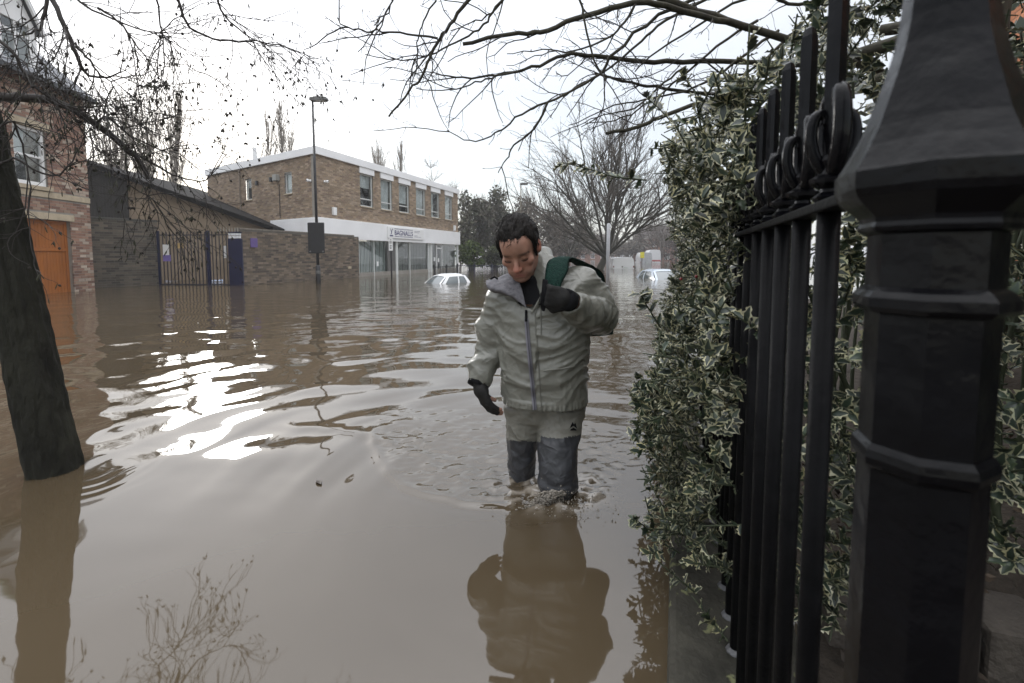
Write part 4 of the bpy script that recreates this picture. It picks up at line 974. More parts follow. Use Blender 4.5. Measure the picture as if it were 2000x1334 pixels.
alimbs = [
    ([(-40, 205, 2.1), (0, 190, 2.15), (70, 190, 2.2), (130, 208, 2.25), (185, 240, 2.3), (245, 290, 2.35), (275, 320, 2.38), (290, 350, 2.4)], .024, .010),
    ([(185, 240, 2.3), (210, 230, 2.3), (250, 262, 2.33), (330, 300, 2.4)], .006, .003),
    ([(262, 298, 2.36), (300, 320, 2.45), (350, 345, 2.55), (400, 352, 2.6), (445, 300, 2.7)], .007, .002),
    ([(98, -10, 2.2), (125, 50, 2.2), (148, 105, 2.22), (165, 140, 2.25), (200, 152, 2.3), (240, 140, 2.35)], .012, .003),
    ([(148, 90, 2.22), (175, 118, 2.24), (190, 140, 2.26), (215, 160, 2.3), (240, 200, 2.32)], .006, .002),
    ([(300, -20, 2.3), (315, 50, 2.35), (320, 110, 2.4)], .005, .002), ([(340, -20, 2.4), (370, 50, 2.45), (430, 80, 2.5), (500, 80, 2.55), (560, 95, 2.6), (612, 112, 2.65)], .007, .0022),
    ([(420, -15, 2.4), (440, 30, 2.45), (490, 75, 2.5), (540, 90, 2.5)], .006, .002), ([(95, -20, 2.1), (85, 40, 2.1), (70, 60, 2.1), (30, 70, 2.05)], .008, .003),
    ([(-30, 60, 2.0), (20, 95, 2.0), (60, 160, 2.05), (110, 200, 2.1), (170, 215, 2.15)], .008, .003), ([(-20, 330, 2.05), (30, 310, 2.1), (100, 345, 2.15), (150, 300, 2.2), (170, 260, 2.25)], .006, .002),
    ([(190, 15, 2.3), (230, 40, 2.35), (270, 90, 2.4), (310, 150, 2.5)], .006, .002), ([(-20, 260, 2.0), (25, 240, 2.05), (50, 300, 2.1), (60, 380, 2.1)], .006, .002),
    ([(130, -20, 2.3), (200, 30, 2.35), (290, 60, 2.4), (350, 75, 2.45)], .006, .002), ([(245, 292, 2.36), (255, 360, 2.4), (300, 390, 2.5), (330, 450, 2.55)], .004, .0018)]
def catkins(rng, tip, d):
    k = rng.integers(0, 4)
    for _ in range(k):
        v = np.array([rng.normal(0, .35), rng.normal(0, .35), -1.0]); v /= np.linalg.norm(v)
        if rng.random() < .72: CAT.append((tip, v, .009 + .010 * rng.random()))
        else: CONE.append((tip + v * .006, v, .0055 + .003 * rng.random()))
def droop(rng, T, p, d, L_, r, lev, tipfn):
    pts, de = wander(rng, p, d, L_, 5, .17, -.05)
    T.add(pts, r, r * .55, 4 if lev > 1 else 3)
    if lev == 0:
        if tipfn: tipfn(rng, pts[-1], de)
        return
    for k in range(3 if lev > 1 else 2):
        i = rng.integers(1, 5); droop(rng, T, pts[i], perp(rng, pts[i + 1] - pts[i], .5 + .5 * rng.random()), L_ * (.45 + .25 * rng.random()), r * .70, lev - 1, tipfn)
    droop(rng, T, pts[-1], de, L_ * .5, r * .7, lev - 1, tipfn)
for pl, r0, r1 in alimbs:
    pts = px_limb(TA0, pl, r0, r1, 6, .006, rngA); m_ = len(pts)
    nside = 9 if r0 > .008 else 6
    for k in range(nside):
        i = rngA.integers(2, m_ - 1); d = pts[i] - pts[i - 1]
        dd = perp(rngA, d, .6 + .5 * rngA.random()); dd[1] *= .5
        droop(rngA, TA1, pts[i], dd + np.array([.25, 0, -.12]), .22 + .20 * rngA.random(), .0030, 2, catkins)
    droop(rngA, TA1, pts[-1], pts[-1] - pts[-2], .2, .002, 1, catkins)
TA0.build('limbs', M_twig, alder); o = TA1.build('twigs', M_twig, alder); o['kind'] = 'stuff'
def spindle(items, prof, n_, wrat):
    V = []; Q = []; off = 0; an = 2 * np.pi * np.arange(n_) / n_
    for p, v, L_ in items:
        v = np.asarray(v); a = np.cross(v, [.3, .9, .2]); a /= np.linalg.norm(a); b_ = np.cross(v, a); m_ = len(prof)
        for t, rr_ in prof: V.append(p + v * L_ * t * 2 + (a * np.cos(an)[:, None] + b_ * np.sin(an)[:, None]) * (L_ * wrat * rr_))
        for i in range(m_ - 1):
            for k in range(n_): Q.append((off + i * n_ + k, off + i * n_ + (k + 1) % n_, off + (i + 1) * n_ + (k + 1) % n_, off + (i + 1) * n_ + k))
        off += m_ * n_
    return np.concatenate(V), np.array(Q)
V_, Q_ = spindle(CAT, [(0, .3), (.3, 1), (.75, .9), (1, .15)], 4, .16); o = link('catkins', npmesh('catkins', V_, Q_, mat('olive_catkin', (.035, .036, .02), .8, var=.3), True), alder); o['kind'] = 'stuff'
V_, Q_ = spindle(CONE, [(0, .3), (.3, 1), (.7, .95), (1, .2)], 6, .75); o = link('cones', npmesh('cones', V_, Q_, mat('dark_cone', (.02, .015, .012), .8), True), alder); o['kind'] = 'stuff'

# ---------------------------------------------------------------- tree overhanging from the right, behind the hedge
OT = S(3.2, 1.6, 0)
otree = thing('overhanging_tree', 'bare branching tree reaching over the street from behind the holly hedge', 'tree', OT)
rngO = np.random.default_rng(99)
TO = Tubes(); TT = Tubes(); TTr = Tubes()
trk = np.array([tuple(v) for v in catmull([Vector((0, 0, -.2)), Vector((-.05, .05, 1.0)), Vector((-.12, 0, 1.9)), Vector((-.2, -.1, 2.8)), Vector((-.3, -.2, 4.2))], 5)])
TTr.add(trk, .12, .07, 12); TTr.build('trunk', M_bark, otree)
dO = 2.1
ol = [([(1740, 150, 3.0), (1640, 112, 2.7), (1560, 85, 2.5), (1450, 50, 2.35), (1330, 12, 2.2), (1200, -40, 2.1)], .024, .014),
      ([(1420, 42, 2.3), (1300, 12, 2.15), (1234, 7, 2.1), (1145, 30, 2.1), (1069, 59, 2.1), (1013, 64, 2.1), (904, 86, 2.1)], .015, .008),
      ([(960, -50, 2.0), (917, 0, 2.0), (878, 50, 2.0), (855, 79, 2.0), (838, 115, 2.0), (825, 148, 2.0), (798, 178, 2.0), (759, 228, 2.0)], .0085, .004),
      ([(855, 75, 2.0), (815, 69, 2.0), (746, 59, 1.98), (709, 61, 1.96), (670, 50, 1.95), (658, 34, 1.95)], .005, .0022),
      ([(1010, -30, 2.1), (970, 13, 2.1), (944, 50, 2.1), (904, 76, 2.1), (851, 102, 2.1), (812, 117, 2.1), (760, 116, 2.1), (713, 106, 2.1)], .006, .002),
      ([(1600, 130, 2.9), (1450, 120, 2.6), (1300, 122, 2.4), (1234, 117, 2.35), (1161, 109, 2.3), (1102, 107, 2.25), (1036, 132, 2.2), (970, 145, 2.2), (904, 153, 2.2), (851, 144, 2.2)], .015, .003),
      ([(1036, 132, 2.2), (970, 148, 2.18), (930, 162, 2.15), (878, 175, 2.15), (812, 172, 2.15)], .005, .002),
      ([(1400, -20, 2.3), (1287, 30, 2.25), (1201, 102, 2.2), (1175, 140, 2.2), (1128, 172, 2.2), (1069, 201, 2.15), (1006, 231, 2.1), (970, 261, 2.1), (917, 276, 2.1), (873, 254, 2.1)], .009, .002),
      ([(1069, 201, 2.15), (1046, 248, 2.15), (1003, 284, 2.15), (990, 310, 2.15), (973, 338, 2.15)], .006, .002),
      ([(1132, -30, 2.0), (1135, 0, 2.0), (1142, 43, 2.0), (1168, 132, 2.05), (1185, 155, 2.05)], .006, .003),
      ([(1560, 170, 2.6), (1420, 190, 2.4), (1300, 224, 2.25), (1260, 244, 2.2), (1184, 261, 2.2)], .012, .008),
      ([(1600, 190, 2.8), (1420, 185, 2.6), (1300, 172, 2.5), (1234, 162, 2.45), (1161, 142, 2.4)], .012, .005),
      ([(1400, -10, 2.4), (1300, 40, 2.35), (1250, 82, 2.3), (1184, 139, 2.3), (1135, 165, 2.3), (1100, 190, 2.3), (1075, 230, 2.3)], .008, .002),
      ([(1520, 60, 2.6), (1450, 110, 2.55), (1380, 160, 2.5), (1290, 190, 2.45), (1200, 205, 2.4), (1110, 245, 2.4)], .009, .002),
      ([(1480, 40, 2.5), (1400, 90, 2.5), (1330, 150, 2.45), (1270, 200, 2.4), (1200, 235, 2.4), (1140, 240, 2.4)], .008, .002),
      ([(1260, -20, 2.3), (1220, 40, 2.3), (1190, 75, 2.3), (1120, 100, 2.3), (1060, 98, 2.3), (990, 105, 2.3)], .007, .002),
      ([(1640, -20, 2.5), (1560, 10, 2.45), (1480, -10, 2.4), (1380, 40, 2.35), (1290, 95, 2.3), (1240, 140, 2.3)], .010, .003),
      ([(1340, 130, 2.4), (1300, 160, 2.35), (1240, 210, 2.3), (1180, 225, 2.3), (1135, 248, 2.3)], .006, .002),
      ([(1000, -20, 2.2), (960, 25, 2.2), (920, 45, 2.2), (880, 60, 2.2)], .005, .002), ([(770, -20, 1.95), (760, 20, 1.95), (730, 50, 1.95)], .004, .002),
      ([(860, -20, 2.0), (832, 30, 2.0), (818, 70, 2.0), (815, 100, 2.0), (812, 130, 2.0)], .004, .002),
      ([(1720, 60, 2.8), (1660, 30, 2.7), (1560, 60, 2.6), (1500, 110, 2.5), (1440, 150, 2.5), (1370, 120, 2.45)], .012, .004)]
def spur(rng, T, p, d, L_, r):
    pts, de = wander(rng, p, d, L_, 4, .22, .0); T.add(pts, r, r * .5, 4)
    if rng.random() < .7: T.add(np.array([pts[-1], pts[-1] + de * .006, pts[-1] + de * .012]), np.array([r * .6, r * 1.25, r * .2]), 0, 4)
for pl, r0, r1 in ol:
    pts = px_limb(TO, pl, r0, r1, 7, .007, rngO, OT); m_ = len(pts); LL_ = np.linalg.norm(np.diff(pts, axis=0), axis=1).sum()
    for k in range(int(LL_ * 9) + 4):
        i = rngO.integers(1, m_ - 1); d = pts[i] - pts[i - 1]; d /= np.linalg.norm(d)
        spur(rngO, TT, pts[i], perp(rngO, d, .7 + .6 * rngO.random()), .02 + .07 * rngO.random(), .0018)
    for k in range(int(LL_ * 3.0) + 2):
        i = rngO.integers(1, m_ - 1); d = pts[i] - pts[i - 1]; d /= np.linalg.norm(d); q = perp(rngO, d, .35 + .5 * rngO.random()); q[1] *= .6
        p2, de = wander(rngO, pts[i], q, .14 + .24 * rngO.random(), 7, .16, -.01); TT.add(p2, .0034, .0018, 4)
        for j in range(5):
            i2 = rngO.integers(1, 7); spur(rngO, TT, p2[i2], perp(rngO, p2[i2 + 1] - p2[i2], .8), .02 + .08 * rngO.random(), .0014)
# joins back to the trunk
for z_, e in ((2.6, (1740, 150, 3.0)), (2.2, (1600, 130, 2.9)), (2.3, (1720, 60, 2.8)), (2.0, (1600, 190, 2.8))):
    b_ = P(*e) - OT; a_ = trk[np.argmin(abs(trk[:, 2] - z_))]; TO.add(np.linspace(a_, np.array(b_), 4), .045, .032, 7)
TO.build('limbs', M_twigm, otree); o = TT.build('twigs', M_twig, otree); o['kind'] = 'stuff'

# ================================================================== RAILING, PLINTH, HEDGE
VR = .158
M_iron = mat('black_gloss_iron', (.0028, .0028, .0038), .22, var=.35, scale=14, bump=.55, bscale=24, bdist=.006, spec=.16)
M_iron2 = mat('black_iron_bar', (.004, .004, .0045), .45, var=.4, scale=30, bump=.25, bscale=120, bdist=.003, spec=.07)
RF = frame(S(0, VR, 0), U)             # local x along the street, y = away from the street side (-W), z up
RF_yaw = RF
rail_t = thing('iron_railing', 'black cast iron railing with spear heads and large octagonal post, right foreground', 'railing', mtx=frame(S(0, VR, 0), U))
def zy(py): return 1.0 + (500 - py) * .000333
post = MB(); SP = .3745
OR = R(22)
def octo(name, prof, parent): return MB().lathe([(r_ * 1.09, z_) for r_, z_ in prof], (0, 0), 8, OR).build(name, M_iron, parent)
ps = octo('post_shaft', [(.037, .03), (.037, .10), (.0325, .12), (.0315, .82), (.0312, .857)], rail_t); ps.matrix_local = Matrix.Translation((SP, 0, 0))
octo('lower_collar', [(.0312, .8572), (.0345, .861), (.0352, .866), (.0343, .871), (.0315, .875)], ps)
octo('middle_shaft', [(.0312, .8752), (.0312, .962)], ps)
octo('middle_collar', [(.0312, .9622), (.0355, .9635), (.0382, .967), (.0382, .973), (.0355, .977), (.0318, .980)], ps)
octo('upper_shaft', [(.0318, .9802), (.0318, 1.014)], ps)
octo('post_cap', [(.0318, 1.0142), (.0362, 1.016), (.0372, 1.019), (.0362, 1.022), (.0368, 1.025), (.0395, 1.028), (.0445, 1.033), (.0485, 1.038), (.0502, 1.043), (.0505, 1.054), (.0490, 1.0565), (.0462, 1.062), (.0418, 1.071), (.0372, 1.083), (.0325, 1.100), (.0278, 1.117), (.0240, 1.134), (.0218, 1.150), (.0206, 1.168), (.0196, 1.20), (.021, 1.235), (.028, 1.25), (.028, 1.26), (.016, 1.28), (.022, 1.31), (.014, 1.36), (.0, 1.40)], ps)
ZR = 1.048
NB = 20; s0, ds = .597, .1158
MB().bbox(SP + .03, s0 + ds * NB + .1, -.016, .016, ZR, ZR + .011, .002).build('top_rail', M_iron2, rail_t)
bar_me = MB().tube([(0, 0, .02), (0, 0, ZR)], .0115, 12).mesh('bar', M_iron2, True)
fin = MB()
fin.lathe([(.014, ZR + .0112), (.017, ZR + .016), (.010, ZR + .022), (.009, ZR + .026), (.020, ZR + .031), (.021, ZR + .036), (.012, ZR + .041), (.009, ZR + .048), (.012, ZR + .056), (.010, ZR + .062)], n=12)
# spear: a long hexagonal blade with a rounded tip
z0 = ZR + .055; prof = [(.004, z0), (.0085, z0 + .03), (.0098, z0 + .07), (.0100, z0 + .17), (.0092, z0 + .183), (.006, z0 + .193), (.001, z0 + .197)]
vs = []; NN = 8
for r_, z_ in prof:
    for k in range(NN):
        an = 2 * math.pi * k / NN; q = 1.0 if k % 2 == 0 else .74; vs.append((r_ * 1.15 * q * math.cos(an), r_ * q * math.sin(an), z_))
m_ = len(prof); fin.add(vs, [(i * NN + k, i * NN + (k + 1) % NN, (i + 1) * NN + (k + 1) % NN, (i + 1) * NN + k) for i in range(m_ - 1) for k in range(NN)] + [tuple(range((m_ - 1) * NN, m_ * NN))])
spear_me = fin.mesh('spear_head', M_iron)
lf = MB()
def scroll(mb, ang, k=1.0):
    path = [(.003, -.018), (.012, -.012), (.021, .004), (.0275, .026), (.0285, .048), (.0245, .066), (.017, .073), (.0115, .066), (.0125, .056)]
    pts = catmull([Vector((x_ * k * math.cos(ang), x_ * k * math.sin(ang), z0 + z_ * k)) for x_, z_ in path], 4); n_ = len(pts)
    mb.tube(pts, [(.0050 + .0042 * math.sin(math.pi * min(1, .15 + .95 * i / n_))) * k for i in range(n_)], 8)
for a in (0, math.pi): scroll(lf, a)
for a in (math.pi / 2, -math.pi / 2): scroll(lf, a, .72)
leaf_me = lf.mesh('scroll_leaves', M_iron, True)
# a second finial kind: short bud between tall spears is not used in the photo
for k in range(NB):
    b_ = link('bar', bar_me, rail_t, Matrix.Translation((s0 + ds * k, 0, 0)))
    sp_o = link('spear_head', spear_me, b_); link('scroll_leaves', leaf_me, b_)
# stone plinth
M_plinth = mat('damp_plinth_stone', (.022, .021, .017), .8, spec=.2, col2=(.062, .058, .046), scale=9, bump=.6, bscale=45, bdist=.012)
n_ = M_plinth.node_tree.nodes; l_ = M_plinth.node_tree.links; b_ = n_['Principled BSDF']
old = b_.inputs['Base Color'].links[0].from_socket
nv = n_.new('ShaderNodeTexNoise'); nv.inputs['Scale'].default_value = 17; nv.inputs['Detail'].default_value = 4; l_.new([q for q in n_ if q.type == 'TEX_COORD'][0].outputs['Object'], nv.inputs['Vector'])
rpv = n_.new('ShaderNodeValToRGB'); rpv.color_ramp.elements[0].position = .63; rpv.color_ramp.elements[1].position = .67; l_.new(nv.outputs['Fac'], rpv.inputs[0])
mxv = n_.new('ShaderNodeMix'); mxv.data_type = 'RGBA'; l_.new(rpv.outputs['Color'], mxv.inputs['Factor']); l_.new(old, mxv.inputs['A']); mxv.inputs['B'].default_value = (.15, .155, .08, 1)
l_.new(mxv.outputs['Result'], b_.inputs['Base Color'])
pln = thing('stone_plinth', 'low lichen spotted stone plinth carrying the iron railing', 'wall', mtx=frame(S(0, VR, 0), U))
for k in range(5):
    a = -.1 + k * .92; mb = MB(); mb.bbox(a + .004, a + .916, -.16, .155, -.55, .032, .02); mb.build('plinth_stone', M_plinth, pln)
ldp = mat('lead_collar', (.10, .10, .105), .5, var=.3, scale=60, bump=.5, bscale=60)
ld_me = MB().lathe([(.022, .031), (.020, .035), (.015, .039), (.012, .042)], n=9).mesh('lead_plug', ldp, True)
for k in range(NB): link('lead_plug', ld_me, pln, Matrix.Translation((s0 + ds * k, 0, 0)))
# garden soil behind the plinth
def soil_h(s_, v_):
    k = min(1, max(0, (s_ - 1.34) / .14)); k = .12 + .88 * k * k * (3 - 2 * k)
    return .30 * min(1, (v_ - .3) / 1.5) * k + .05 * k
gv = []; GN = 90
for i in range(GN + 1):
    for j in range(GN + 1):
        s_ = -1.0 + 9 * i / GN; v_ = .315 + 6 * (j / GN) ** 1.6; h_ = soil_h(s_, v_) + .03 * mnoise.noise(Vector((s_ * 2, v_ * 2, 0))) + .02 * mnoise.noise(Vector((s_ * 9, v_ * 9, 3)))
        if v_ < .33: h_ = -.02
        gv.append(tuple(S(s_, v_, h_)))
me_ = MB().add(gv, [(i * (GN + 1) + j, i * (GN + 1) + j + 1, (i + 1) * (GN + 1) + j + 1, (i + 1) * (GN + 1) + j) for i in range(GN) for j in range(GN)])
tag(me_.build('garden_soil', mat('leaf_mould', (.020, .015, .010), .9, col2=(.055, .042, .03), scale=14, bump=.8, bscale=40), None, True), kind='structure')
# block edging of the bed at lower right
edge = thing('stone_edging', 'row of worn stone edging blocks behind the railing post', 'kerb', mtx=frame(S(1.36, .58, 0), W))
for k in range(7):
    a = k * .155 - .2; mb = MB(); jit = random.uniform(-.008, .008)
    mb.bbox(a + .004, a + .149, -.07 + jit, .10 + jit, -.10, .150 + random.uniform(-.006, .006), .012); mb.build('edging_block', mat('edging_stone', (.045, .037, .03), .85, col2=(.095, .08, .065), scale=12, bump=.6, bscale=50), edge)
# dead leaves on the soil
rl = np.random.default_rng(5); N = 3600
cs = np.stack([rl.random(N) * 2.6 + .3, .40 + rl.random(N) ** 1.3 * 2.0], 1)
C = np.array([tuple(S(a, b_, .015 + soil_h(a, b_) + .03 * rl.random())) for a, b_ in cs])
V_, Q_ = leaf_cards(rl, C, .015); cols = np.array([(.06, .042, .028), (.09, .06, .038), (.045, .034, .025), (.12, .085, .055)])[rl.integers(0, 4, N)]
tag(link('dead_leaves', npmesh('dead_leaves', V_, Q_, mat('dead_leaf', (.8, .8, .8), .8, attr=True), col=cols)), 'brown dead leaves littering the soil behind the railing', kind='stuff')

# ---------------------------------------------------------------- variegated holly
rows = [(0., .01, .015), (.16, .165, .29), (.32, .165, .200), (.50, .195, .38), (.66, .125, .155), (.80, .085, .19), (1., .0, .004)]
def leaf_template(seed, twist=1.0):
    rg = random.Random(seed); V = []; Fg = []; Fc = []
    for i, (t, wi, wo) in enumerate(rows):
        dz = -.22 * t * t
        sp_ = (.10 if i % 2 else -.05)
        for sgn in (-1, 1):
            V += [(sgn * wi, t, dz + .22 * wi), (sgn * wo, t + (.05 if i % 2 else 0), dz + .18 * wo + sp_ * twist * rg.uniform(-.6, 1.3))]
        V.append((0, t, dz - .01))
    for i in range(len(rows) - 1):
        a = i * 5; b_ = a + 5
        Fg += [(a + 4, a + 0, b_ + 0, b_ + 4), (a + 4, b_ + 4, b_ + 2, a + 2)]; Fc += [(a + 0, a + 1, b_ + 1, b_ + 0), (a + 2, b_ + 2, b_ + 3, a + 3)]
    return np.array(V), np.array(Fg + Fc), len(Fg)
TPL = [leaf_template(i, 1.2) for i in range(5)]
M_holly = mat('holly_leaf', (.85, .85, .85), .34, col2=(1.1, 1.1, 1.1), scale=35, attr=True, spec=.55, bump=.15, bscale=60, bdist=.004)
GREENS = [(.020, .034, .022), (.026, .042, .026), (.016, .026, .018), (.035, .052, .028), (.028, .038, .03)]
CREAM = [(.42, .41, .26), (.50, .48, .33), (.30, .31, .19), (.44, .41, .23)]
rh = np.random.default_rng(2024)
holly = thing('holly_hedge', 'variegated holly hedge with cream edged spiny leaves pushing through the railing', 'hedge', S(1.6, .3, 0))
HOr = np.array(S(1.6, .3, 0))
def street(s, v, z): return s[:, None] * np.array(U) + v[:, None] * np.array(W) + np.stack([0 * z, 0 * z, z], 1)
def left_edge(s, z):      # how far the hedge bulges over the street
    e = np.interp(z, [.05, .15, .32, .55, .75, .95, 1.1, 1.3, 1.5], [.0, -.08, -.11, -.09, -.015, .04, .025, -.02, -.02])
    return e + .022 * np.sin(9 * z + 4 * s) + .015 * np.sin(17 * z - 7 * s) - .015 * np.clip(s - 2, 0, 3)
def top_edge(s, v): return 1.36 + .10 * np.clip(s - .9, 0, 1.5) + .07 * np.sin(3 * s + 4 * v) + .9 * np.clip(v + .02, 0, 1.0)
def front_edge(v, z): return np.where(v < .05, 1.30, 1.05) + .10 * np.sin(5 * z + 3 * v) + .14 * np.clip(1.0 - z, 0, 1) * (v < .12) * 0
sprigs = []
def scatter(n_, fn):
    out = []
    while len(out) < n_:
        k = 4000; p = fn(k)
        out.extend(p)
    return out[:n_]
def shell_street(k):      # leaves on the street side face
    s = 1.18 + 3.4 * rh.random(k) ** 1.5; z = .10 + 2.0 * rh.random(k); v = left_edge(s, z) + .16 * rh.random(k) ** 1.4
    ok = (z < top_edge(s, v)) & (s > front_edge(v, z) - .1)
    p = street(s, v, z)[ok]; d = np.tile(-np.array(W), (len(p), 1)) * 1.0 - np.array(U) * .35 + np.array([0, 0, .25]) + rh.normal(0, .55, (len(p), 3)); return list(zip(p, d))
def shell_front(k):       # leaves on the face turned towards the camera
    v = -.12 + 1.75 * rh.random(k); z = .16 + 2.1 * rh.random(k); s = front_edge(v, z) + .28 * rh.random(k) ** 1.3 + .25 * np.clip(v - .5, 0, 2) * 0
    ok = (z < top_edge(s, v)) & (v > left_edge(s, z)) & ~((v > .55) & (z < .42)) & (np.abs(v - VR) > .02)
    p = street(s, v, z)[ok]; d = np.tile(-np.array(U), (len(p), 1)) - np.array(W) * .25 + np.array([0, 0, .3]) + rh.normal(0, .55, (len(p), 3)); return list(zip(p, d))
def shell_top(k):
    s = 1.1 + 3.2 * rh.random(k); v = -.12 + 1.7 * rh.random(k); z = top_edge(s, v) - .14 * rh.random(k) ** 1.5
    ok = v > left_edge(s, z); p = street(s, v, z)[ok]; d = np.array([0, 0, .9]) - np.array(W) * .4 - np.array(U) * .3 + rh.normal(0, .5, (len(p), 3)); return list(zip(p, d))
def core(k):
    s = 1.3 + 2.2 * rh.random(k); v = .12 + 1.9 * rh.random(k); z = .25 + 2.0 * rh.random(k); ok = z < top_edge(s, v) - .1
    p = street(s, v, z)[ok]; return list(zip(p, rh.normal(0, 1, (len(p), 3))))
sprigs += scatter(1200, shell_street) + scatter(1550, shell_front) + scatter(330, shell_top) + scatter(620, core)
# a sprig reaching out to the left over the water, and the low one near the plinth
trace = [((1262, 352, 1.62), (1200, 345, 1.60), (1150, 330, 1.58), (1100, 318, 1.56)), ((1290, 640, 1.5), (1265, 600, 1.48), (1252, 575, 1.46)), ((1310, 1150, 1.45), (1265, 1158, 1.42), (1232, 1165, 1.40)),
         ((1330, 260, 1.7), (1290, 215, 1.68), (1262, 190, 1.66)), ((1300, 820, 1.5), (1262, 800, 1.48), (1248, 782, 1.47)), ((1400, 230, 1.6), (1350, 170, 1.55), (1335, 150, 1.55)), ((1305, 1060, 1.45), (1262, 1030, 1.42), (1238, 1012, 1.41))]
LP, LD, LN, LS = [], [], [], []
TH = Tubes()
def leaf_at(p, d, up, s_): LP.append(p); LD.append(d); LN.append(up); LS.append(s_)
for p, d in sprigs:
    d = d / np.linalg.norm(d); L_ = .06 + .06 * rh.random(); pts = np.array([p - d * L_, p, p + d * .03]); TH.add(pts - HOr, .0028, .0015, 4)
    nl = rh.integers(7, 11); ph = rh.random() * 6.28
    for k in range(nl):
        t = k / nl; q = p - d * L_ * (1 - t) * .9; out = perp(rh, d, .65 + .55 * (1 - t) + .2 * rh.random()); leaf_at(q, out, d + rh.normal(0, .25, 3), .017 + .018 * rh.random())
for tr in trace:
    pp_ = np.array([tuple(v) for v in catmull([P(*c) for c in tr], 4)]); TH.add(pp_ - HOr, .0032, .0016, 5)
    for k in range(1, len(pp_)):
        d = pp_[k] - pp_[k - 1]; d /= np.linalg.norm(d)
        for q in range(2): leaf_at(pp_[k], perp(rh, d, .8 + .4 * rh.random()), np.array([0, -.5, .9]) + rh.normal(0, .4, 3), .030 + .012 * rh.random())
# a few stout inner stems
for k in range(46):
    b_ = np.array(S(1.3 + 2.6 * rh.random(), .22 + 1.0 * rh.random(), .0)); pts, _ = wander(rh, b_, np.array([0, 0, 1.]) + rh.normal(0, .12, 3), 1.0 + .3 * rh.random(), 7, .06, .05); TH.add(pts - HOr, .012, .004, 6)
o = TH.build('stems', mat('holly_stem', (.04, .05, .025), .7, var=.3), holly); o['kind'] = 'stuff'
LP = np.array(LP); LD = np.array(LD); LN = np.array(LN); LS = np.array(LS)
LD /= np.linalg.norm(LD, axis=1, keepdims=True); LX = np.cross(LD, LN); LX /= (np.linalg.norm(LX, axis=1, keepdims=True) + 1e-9); LZ = np.cross(LX, LD)
NLf = len(LP); dcam = np.linalg.norm(LP - np.array([0, 0, 1.0]), axis=1)
vproj = LP @ np.array(W); sproj = LP @ np.array(U)
bad = (np.abs(vproj - VR) < .012) & (sproj < 1.0)
score = LS / dcam * np.where((vproj < .12) | (sproj < front_edge(vproj, LP[:, 2]) + .08), 1.0, .4) * np.where(bad, 0, 1)
order = np.argsort(-score); big = order[:300]; rest = order[300:]; rest = rest[~bad[rest]]
def leaf_cols(nF, ng, g, c): return np.concatenate([np.tile(g, (ng, 1)), np.tile(c, (nF - ng, 1))])
variants = []
for i in range(20):
    V_, F_, ng = TPL[i % 5]; g = np.array(GREENS[i % 5]) * random.uniform(.8, 1.25); c = np.array(CREAM[i % 4]) * random.uniform(.75, 1.15)
    variants.append(npmesh('leaf', V_, F_, M_holly, True, col=leaf_cols(len(F_), ng, g, c)))
for j, i in enumerate(big):
    m = Matrix.Identity(4)
    for r_ in range(3): m[r_][0] = LX[i][r_] * LS[i] * 1.15; m[r_][1] = LD[i][r_] * LS[i] * 1.15; m[r_][2] = LZ[i][r_] * LS[i] * 1.15; m[r_][3] = LP[i][r_] - HOr[r_]
    link('leaf', variants[rh.integers(0, 20)], holly, m)
VV, FF, CC, off = [], [], [], 0
for i in rest:
    V_, F_, ng = TPL[i % 5]; sc_ = LS[i] * 1.1
    VV.append(LP[i] - HOr + sc_ * (V_[:, :1] * LX[i] + V_[:, 1:2] * LD[i] + V_[:, 2:] * LZ[i])); FF.append(F_ + off); off += len(V_)
    c = np.array(CREAM[rh.integers(0, 4)]) * rh.uniform(.6, 1.1)
    if rh.random() < .22: c = np.array((.05, .07, .03))
    CC.append(leaf_cols(len(F_), ng, np.array(GREENS[rh.integers(0, 5)]) * rh.uniform(.7, 1.3), c))
o = link('foliage', npmesh('foliage', np.concatenate(VV), np.concatenate(FF), M_holly, True, col=np.concatenate(CC)), holly); o['kind'] = 'stuff'
bm_ = bmesh.new()
for q in ((1370, 545), (1385, 533), (1378, 615), (1360, 540), (1480, 330), (1395, 600), (1330, 545)):
    d = ray(*q); t = 1.35; bmesh.ops.create_icosphere(bm_, subdivisions=2, radius=.005, matrix=Matrix.Translation(Vector((0, 0, 1)) + d * t - Vector(HOr)))
me_ = bpy.data.meshes.new('berries'); bm_.to_mesh(me_); bm_.free(); me_.materials.append(mat('red_berry', (.16, .012, .012), .3)); o = link('berries', me_, holly); o['kind'] = 'stuff'
